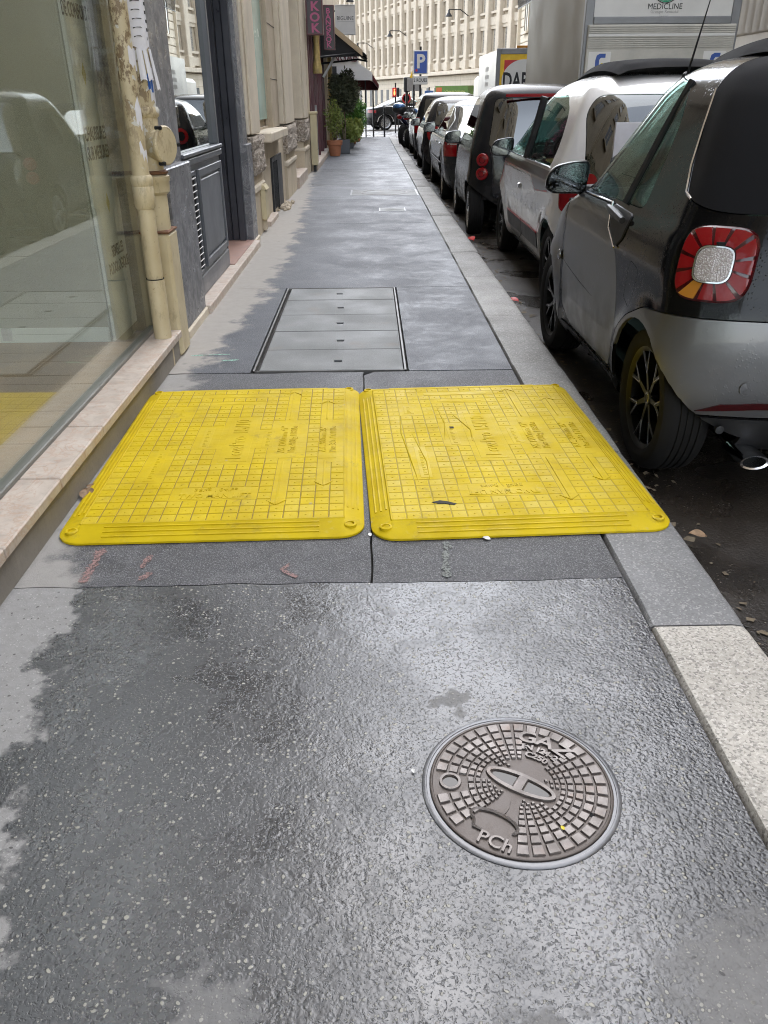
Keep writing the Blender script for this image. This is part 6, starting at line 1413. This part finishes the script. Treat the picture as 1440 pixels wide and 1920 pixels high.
# ---------------------------------------------------------------- motorbikes
def motorbike(loc, rz, label, col, topcase, tail, s=1.0):
    t = thing('motorbike', label, 'motorbike', loc, rz, 'motorbikes parked at the kerb end'); t.scale = (s, s, s)
    def whl(y, r, w):
        o = MB().add(*(lambda q: (q.v, q.f))(tyre_mesh(r, w, r*.68)), M=Matrix.Translation((0, y, r)) @ Matrix.Rotation(R(90), 4, 'Y')).build('wheel', M['rubber'], t, 40)
        b = MB()
        for k in range(5): a = 2*PI*k/5; b.cyl((0, y, r), (0, y+r*.7*math.cos(a), r+r*.7*math.sin(a)), .018, n=6)
        b.add(*(lambda q: (q.v, q.f))(MB().lathe([(r*.70, -.04), (r*.66, -.03), (r*.66, .03), (r*.70, .04)], 24, None, False)), M=Matrix.Translation((0, y, r)) @ Matrix.Rotation(R(90), 4, 'Y')); b.build('rim', M['rimsilver'], o)
    whl(.32, .31, .15); whl(1.68, .31, .11)
    b = MB(); b.ellipsoid((0, .95, .52), (.17, .28, .2), 14, 8); b.build('engine', M['greytrim'], t, 50)
    b = MB(); b.ellipsoid((0, 1.12, .83), (.17, .30, .15), 16, 10); b.build('fuel_tank', col, t, 60)
    b = MB(); b.tube([(0, .95, .82), (0, .65, .83), (0, .35, .88), (0, .15, .93)], [.12, .14, .12, .06], 10); b.build('seat', M['trim'], t, 50)
    b = MB(); b.tube([(0, .55, .72), (0, .25, .80), (0, .02, .88)], [.13, .11, .05], 8); b.build('tail_fairing', col, t, 50)
    b = MB(); b.ellipsoid((0, .0, .86), (.10, .04, .05), 12, 6); b.build('tail_lamp', M['lensred'], t, 50)
    for x in (-.09, .09): MB().tube([(x, 1.68, .31), (x, 1.48, .72), (x, 1.38, 1.0)], .024, 8).build('fork_tube', M['rimsilver'], t)
    b = MB(); b.tube([(-.36, 1.28, 1.04), (-.2, 1.38, 1.06), (.2, 1.38, 1.06), (.36, 1.28, 1.04)], .016, 6); b.build('handlebar', M['iron_black'], t)
    for x in (-.34, .34): b = MB(); b.ellipsoid((x, 1.36, 1.2), (.075, .02, .045), 10, 6); b.tube([(x*.9, 1.34, 1.05), (x, 1.36, 1.2)], .008, 5); b.build('mirror', M['trim'], t, 50)
    b = MB(); b.ellipsoid((0, 1.52, .95), (.13, .10, .12), 12, 8); b.build('headlamp', M['greytrim'], t, 50)
    b = MB(); b.prism([(1.55, 1.02), (1.44, 1.30), (1.42, 1.30), (1.5, 1.0)], -.14, .14, 'x'); b.build('windshield', M['carglass'], t)
    b = MB(); b.tube([(.14, 1.0, .35), (.17, .6, .33), (.19, .1, .48)], [.03, .05, .055], 10); b.build('exhaust', M['rimsilver'], t, 50)
    b = MB(); b.tube([(-.07, .32, .31), (-.07, .85, .42)], .03, 6); b.tube([(.07, .32, .31), (.07, .85, .42)], .03, 6); b.build('swing_arm', M['iron_black'], t)
    b = MB(); b.tube([(-.1, .8, .3), (-.28, .85, .0)], .014, 6); b.build('side_stand', M['iron_black'], t)
    b = MB(); b.lathe([], 3) if False else None
    for r0, y0, mat in ((.335, 1.68, col),):
        b = MB(); pts = [(0, y0+r0*math.cos(a), .31+r0*math.sin(a)) for a in np.linspace(.5, 2.3, 8)]; b.tube(pts, .05, 6); b.build('mudguard', mat, t, 50)
    if topcase: b = MB(); b.ellipsoid((0, -.02, 1.10), (.24, .20, .15), 16, 10); b.build('top_case', M['trim'], t, 50); b = MB(); b.ellipsoid((0, -.04, 1.16), (.215, .19, .11), 14, 8); b.build('top_case_lid', topcase, t, 50)
    return t
blue = paint('deep_blue_paint', (.012, .014, .06), .25, .2); greyp = paint('silver_paint', (.3, .3, .31), .3, .5)
motorbike((1.12, 26.35, -.12), R(-30), 'motorbike with white tail and red rear lamp parked beside the estate car', greyp, None, 1)
motorbike((.97, 27.6, -.12), R(-32), 'blue motorbike with a shiny blue and black top case at the kerb end', blue, paint('blue_lid', (.04, .12, .28), .2, .2), 1)
motorbike((1.02, 29.3, -.12), R(-30), 'dark motorbike with tall mirrors standing farthest along the kerb', P_DARK, None, 1)

# ---------------------------------------------------------------- signs, signals, bollard
ps = thing('parking_sign', 'blue square parking sign with a white P and a plate below it', 'parking sign', (1.97, 34.0, road_z(34)))
MB().cyl((0, .04, 0), (0, .04, 3.1), .04).build('post', M['iron_black'], ps); fb = MB().box(-.27, .27, -.012, .012, 2.2, 2.98, .01).build('blue_plate', M['truckwhite'], ps); MB().box(-.235, .235, -.016, -.0125, 2.235, 2.945).build('blue_field', plain('sign_blue', (.015, .07, .36), .4), fb)
text('sign_letter', 'P', .62, (.0, -.0175, 2.60), (1, 0, 0), (0, 0, 1), M['truckwhite'], fb, extrude=.001, bold=.02); b = MB(); b.lathe([(.045, 0), (.045, .001), (.0001, .001)], 12, Matrix.Translation((-.15, -.0165, 2.33)) @ Matrix.Rotation(R(90), 4, 'X')); b.build('red_sticker', M['redprint'], fb)
pl_ = MB().box(-.27, .27, -.012, .012, 1.86, 2.14, .01).build('text_plate', M['truckwhite'], ps); text('plate_lettering', '2 ROUES', .155, (.0, -.0135, 2.0), (1, 0, 0), (0, 0, 1), M['ink'], pl_, extrude=.001, bold=.003, sx=.85)
MB().box(-.30, -.285, .05, .06, 2.0, 2.7).build('rear_disc_edge', M['greyprint'], ps)
def post_thing(name, label, cat, x, y, h, r=.05, mat=None):
    t = thing(name, label, cat, (x, y, road_z(y))); MB().cyl((0, 0, 0), (0, 0, h), r).build('post', mat or M['iron_black'], t); return t
t = post_thing('traffic_light', 'black traffic light with an orange arrow plate above it at the junction', 'traffic light', 1.80, 42, 2.35, .06); MB().box(-.14, .16, -.15, .12, 1.75, 2.35, .03).build('signal_head', M['iron_black'], t); MB().prism([(.10, 2.25), (.36, 2.25), (.24, 2.62)], -.02, .0, 'y').build('arrow_plate', M['yelprint'], t)
for k in range(3): b = MB(); b.lathe([(.07, 0), (.06, .02), (.0001, .03)], 14, Matrix.Translation((.16, 0, 1.88+.18*k)) @ Matrix.Rotation(R(90), 4, 'Y')); b.build('signal_lens', M['lensdeep'], t)
t = post_thing('pedestrian_signal', 'small pedestrian signal box with a red figure above the dark SUV', 'traffic light', 1.31, 43, 2.15, .035); MB().box(-.16, .05, -.12, .1, 1.55, 1.95, .02).build('signal_box', M['redprint'], t); MB().box(.06, .18, -.12, .1, 1.55, 1.95, .02).build('side_box', M['iron_black'], t)
e_ = NT('lit_red'); em_ = e_.n('ShaderNodeEmission', {'Color': (1, .12, .04, 1), 'Strength': 1.5}); M['litred'] = e_.done(em_.outputs[0]); b = MB(); b.ellipsoid((-.055, -.125, 1.86), (.03, .01, .035), 8, 6); b.ellipsoid((-.055, -.125, 1.72), (.045, .01, .1), 8, 6); b.build('red_figure', M['litred'], t)
t = post_thing('direction_sign', 'pale grey sign board seen from the back near the traffic light', 'road sign', 1.93, 38, 2.25, .035); MB().box(-.28, .25, -.02, .0, 1.72, 2.2, .01).build('sign_board', M['greyprint'], t)
t = post_thing('round_sign', 'small round red-rimmed traffic sign below the grey sign board', 'road sign', 2.02, 44, 1.75, .03); b = MB(); b.lathe([(.22, 0), (.22, .02), (.16, .021), (.16, .02), (.0001, .02)], 20, Matrix.Translation((-.15, -.03, 1.5)) @ Matrix.Rotation(R(90), 4, 'X')); b.build('red_rim', M['redprint'], t, 30); b = MB(); b.lathe([(.155, .0215), (.0001, .0215)], 20, Matrix.Translation((-.15, -.03, 1.5)) @ Matrix.Rotation(R(90), 4, 'X')); b.build('white_disc', M['truckwhite'], t)
t = post_thing('blue_sign', 'small blue info sign on a pole left of the green lettered van', 'road sign', 3.05, 45, 2.0, .03); MB().box(-.22, .22, -.03, -.01, 1.3, 1.85, .02).build('blue_plate', plain('info_blue', (.03, .10, .30), .4), t); MB().box(-.12, .12, -.034, -.03, 1.55, 1.75).build('symbol', M['truckwhite'], t)
t = post_thing('bollard', 'thin black bollard with a white head at the pavement end', 'bollard', .62, 34.6, 1.12, .035); b = MB(); b.ellipsoid((0, 0, 1.14), (.05, .05, .06), 12, 8); b.build('white_head', M['truckwhite'], t, 50)
for k, (x, h, lab) in enumerate(((1.62, 1.0, 'left'), (2.35, 1.0, 'right'))):
    t = post_thing('barrier', 'thin metal crossing barrier at the junction, the %s one' % lab, 'barrier', x, 48, h, .025); MB().tube([(0, 0, h), (.5, 0, h), (.5, 0, 0)], .025, 6).build('rail', M['iron_black'], t)

# ---------------------------------------------------------------- plants
def m_leaf(name, a, b_):
    t = NT(name); r = t.n('ShaderNodeTexNoise', {'Vector': t.pos, 'Scale': 9.0, 'Detail': 2.0}).outputs['Fac']; c = t.mix(t.mr(r, .35, .65), a, b_); d = t.n('ShaderNodeBsdfPrincipled'); t.set(d.inputs['Base Color'], c); d.inputs['Roughness'].default_value = .55
    tl_ = t.n('ShaderNodeBsdfTranslucent'); t.set(tl_.inputs['Color'], c); mx = t.n('ShaderNodeMixShader', {0: .25, 1: d.outputs[0], 2: tl_.outputs[0]}); return t.done(mx.outputs[0])
M['olive'] = m_leaf('olive_leaves', (.045, .055, .03), (.13, .14, .08)); M['leafgreen'] = m_leaf('green_leaves', (.05, .14, .03), (.14, .27, .05)); M['leafpale'] = m_leaf('pale_green_leaves', (.14, .19, .04), (.30, .34, .09)); M['leaforange'] = m_leaf('orange_leaves', (.25, .09, .015), (.32, .2, .03))
M['bark'] = plain('bark', (.16, .12, .08), .9, 0, .3, 20, bump=.5); M['terra'] = plain('terracotta', (.40, .155, .075), .75, 0, .18, 8, bump=.1); M['planter'] = plain('grey_planter', (.085, .09, .10), .5, 0, .1, 4); M['earth'] = plain('potting_soil', (.03, .022, .016), .95)
def leaves(n, c, rad, size, seed, shape=1.0, hollow=.35, droop=0.0):
    r_ = np.random.default_rng(seed); b = MB()
    for _ in range(n):
        d = r_.normal(size=3); d /= np.linalg.norm(d); rr = (hollow+(1-hollow)*r_.random()**.6)*(1+.18*math.sin(5*d[0]+seed)*math.cos(4*d[2]+2*d[1]))
        p = np.array(c)+d*rr*np.array(rad); a = r_.normal(size=3); a[2] -= droop; a /= np.linalg.norm(a); w = np.cross(a, r_.normal(size=3)); w /= max(1e-6, np.linalg.norm(w)); L = size*r_.uniform(.6, 1.3); ww = L*.22*shape
        o = len(b.v); b.v += [tuple(p), tuple(p+a*L*.5+w*ww), tuple(p+a*L), tuple(p+a*L*.5-w*ww)]; b.f.append((o, o+1, o+2, o+3))
    return b
ot = thing('olive_tree', 'clipped olive tree with a round dark crown in a grey planter', 'tree', (-.62, 22.9, 0))
leaves(5200, (.0, 0, 1.43), (.38, .38, .47), .085, 3, 1.0, .3).build('crown', M['olive'], ot)
b = MB(); b.tube([(.0, 0, .32), (.02, .01, .7), (-.02, 0, 1.15)], [.022, .018, .014], 8); b.tube([(-.04, .02, .32), (-.06, 0, .75), (-.03, 0, 1.15)], [.016, .014, .012], 8)
rr_ = random.Random(4)
for k in range(12): a = rr_.uniform(0, 2*PI); b.tube([(0, 0, 1.1), (.12*math.cos(a), .12*math.sin(a), 1.35), (.28*math.cos(a), .28*math.sin(a), 1.5+rr_.uniform(-.1, .3))], [.012, .008, .003], 5)
b.build('trunk', M['bark'], ot)
def planter(name, label, loc, w, h, mat=None):
    t = thing(name, label, 'planter', loc); b = MB(); b.box(-w, w, -w, w, 0, h, .01); b.build('planter_body', mat or M['planter'], t); MB().box(-w+.03, w-.03, -w+.03, w-.03, h, h+.004).build('soil', M['earth'], t); return t
planter('square_planter', 'grey square planter holding the olive tree', (-.655, 22.9, 0), .16, .33); planter('square_planter', 'grey square planter behind the olive tree planter', (-.60, 25.4, 0), .16, .34)
def pot(label, loc, s, mat=None):
    t = thing('flower_pot', label, 'flower pot', loc); MB().lathe([(.115*s, 0), (.13*s, .01), (.165*s, .215*s/.9), (.175*s, .22*s/.9), (.19*s, .225*s/.9), (.198*s, .32*s/.9), (.18*s, .325*s/.9), (.17*s, .28*s/.9), (.0001, .28*s/.9)], 28, None, False).build('pot_body', mat or M['terra'], t, 40); MB().lathe([(.165*s, .285*s/.9), (.0001, .285*s/.9)], 20, None, False).build('soil', M['earth'], t); return t
pot('large terracotta flower pot at the restaurant step', (-.85, 21.85, 0), 1.0); pot('small terracotta pot far along the pavement', (-.42, 29.3, 0), .95); pot('small terracotta pot with orange flowers beside the far pot', (-.52, 27.9, 0), .85)
def bush(name, label, loc, cz, rad, n, size, mat, seed, stems=6, h0=.25, sh=1.0, hol=.2):
    t = thing(name, label, 'plant', loc); leaves(n, (0, 0, cz), rad, size, seed, sh, hol).build('foliage', mat, t); b = MB(); r_ = random.Random(seed)
    for k in range(stems): a = r_.uniform(0, 6.28); q = r_.uniform(.3, .9); b.tube([(.02*math.cos(a), .02*math.sin(a), h0), (rad[0]*q*.5*math.cos(a), rad[1]*q*.5*math.sin(a), cz*.8), (rad[0]*q*math.cos(a), rad[1]*q*math.sin(a), cz+rad[2]*.7)], [.008, .006, .003], 5)
    b.build('stems', M['bark'], t); return t
bush('shrub', 'wispy yellow-green shrub growing in the large terracotta pot', (-.85, 21.85, 0), .83, (.24, .24, .42), 1000, .07, M['leafpale'], 11, 10)
bush('shrub', 'bright green climbing shrub behind the olive tree', (-.45, 26.3, 0), .85, (.42, .5, .55), 3000, .10, M['leafgreen'], 12, 6, .0)
bush('shrub', 'low pale green plant at the foot of the olive tree', (-.52, 23.4, 0), .48, (.28, .3, .22), 1100, .09, M['leafpale'], 13, 5, .2, 1.6)
bush('shrub', 'low yellow-green plant in front of the climbing shrub', (-.42, 25.4, 0), .50, (.26, .3, .26), 1100, .10, M['leafpale'], 14, 5, .3, 1.6)
bush('flowers', 'orange flowering plant by the far terracotta pots', (-.40, 27.7, 0), .38, (.2, .2, .16), 500, .07, M['leaforange'], 15, 4, .2, 1.6)
bush('shrub', 'dark green shrub filling the gap by the cafe front', (-.60, 29.2, 0), .9, (.3, .4, .55), 1600, .10, M['leafgreen'], 16, 5, .2)
r_ = np.random.default_rng(21); b = MB()
for _ in range(420):
    y = r_.uniform(1.2, 14); x = 1.045+abs(r_.normal(0, .10)); s_ = r_.uniform(.004, .016)*(1 if r_.random() < .85 else 2); a = r_.uniform(0, 6.28); q = MB(); q.add([(-s_, -s_*.6, 0), (s_, -s_*.4, .001), (s_*.8, s_*.6, .003), (-s_*.6, s_*.5, .002)], [(0, 1, 2, 3)], Matrix.Translation((x, y, -.116)) @ Matrix.Rotation(a, 4, 'Z') @ Matrix.Rotation(r_.uniform(-.4, .4), 4, 'X')); b.add(q.v, q.f)
tag(b.build('gutter_grit', plain('gutter_grit', (.17, .135, .09), .85, 0, .5, 40, local=False)), 'grit and leaf bits scattered along the gutter', 'debris', kind='stuff')
bpy.data.scenes.remove(TMP)
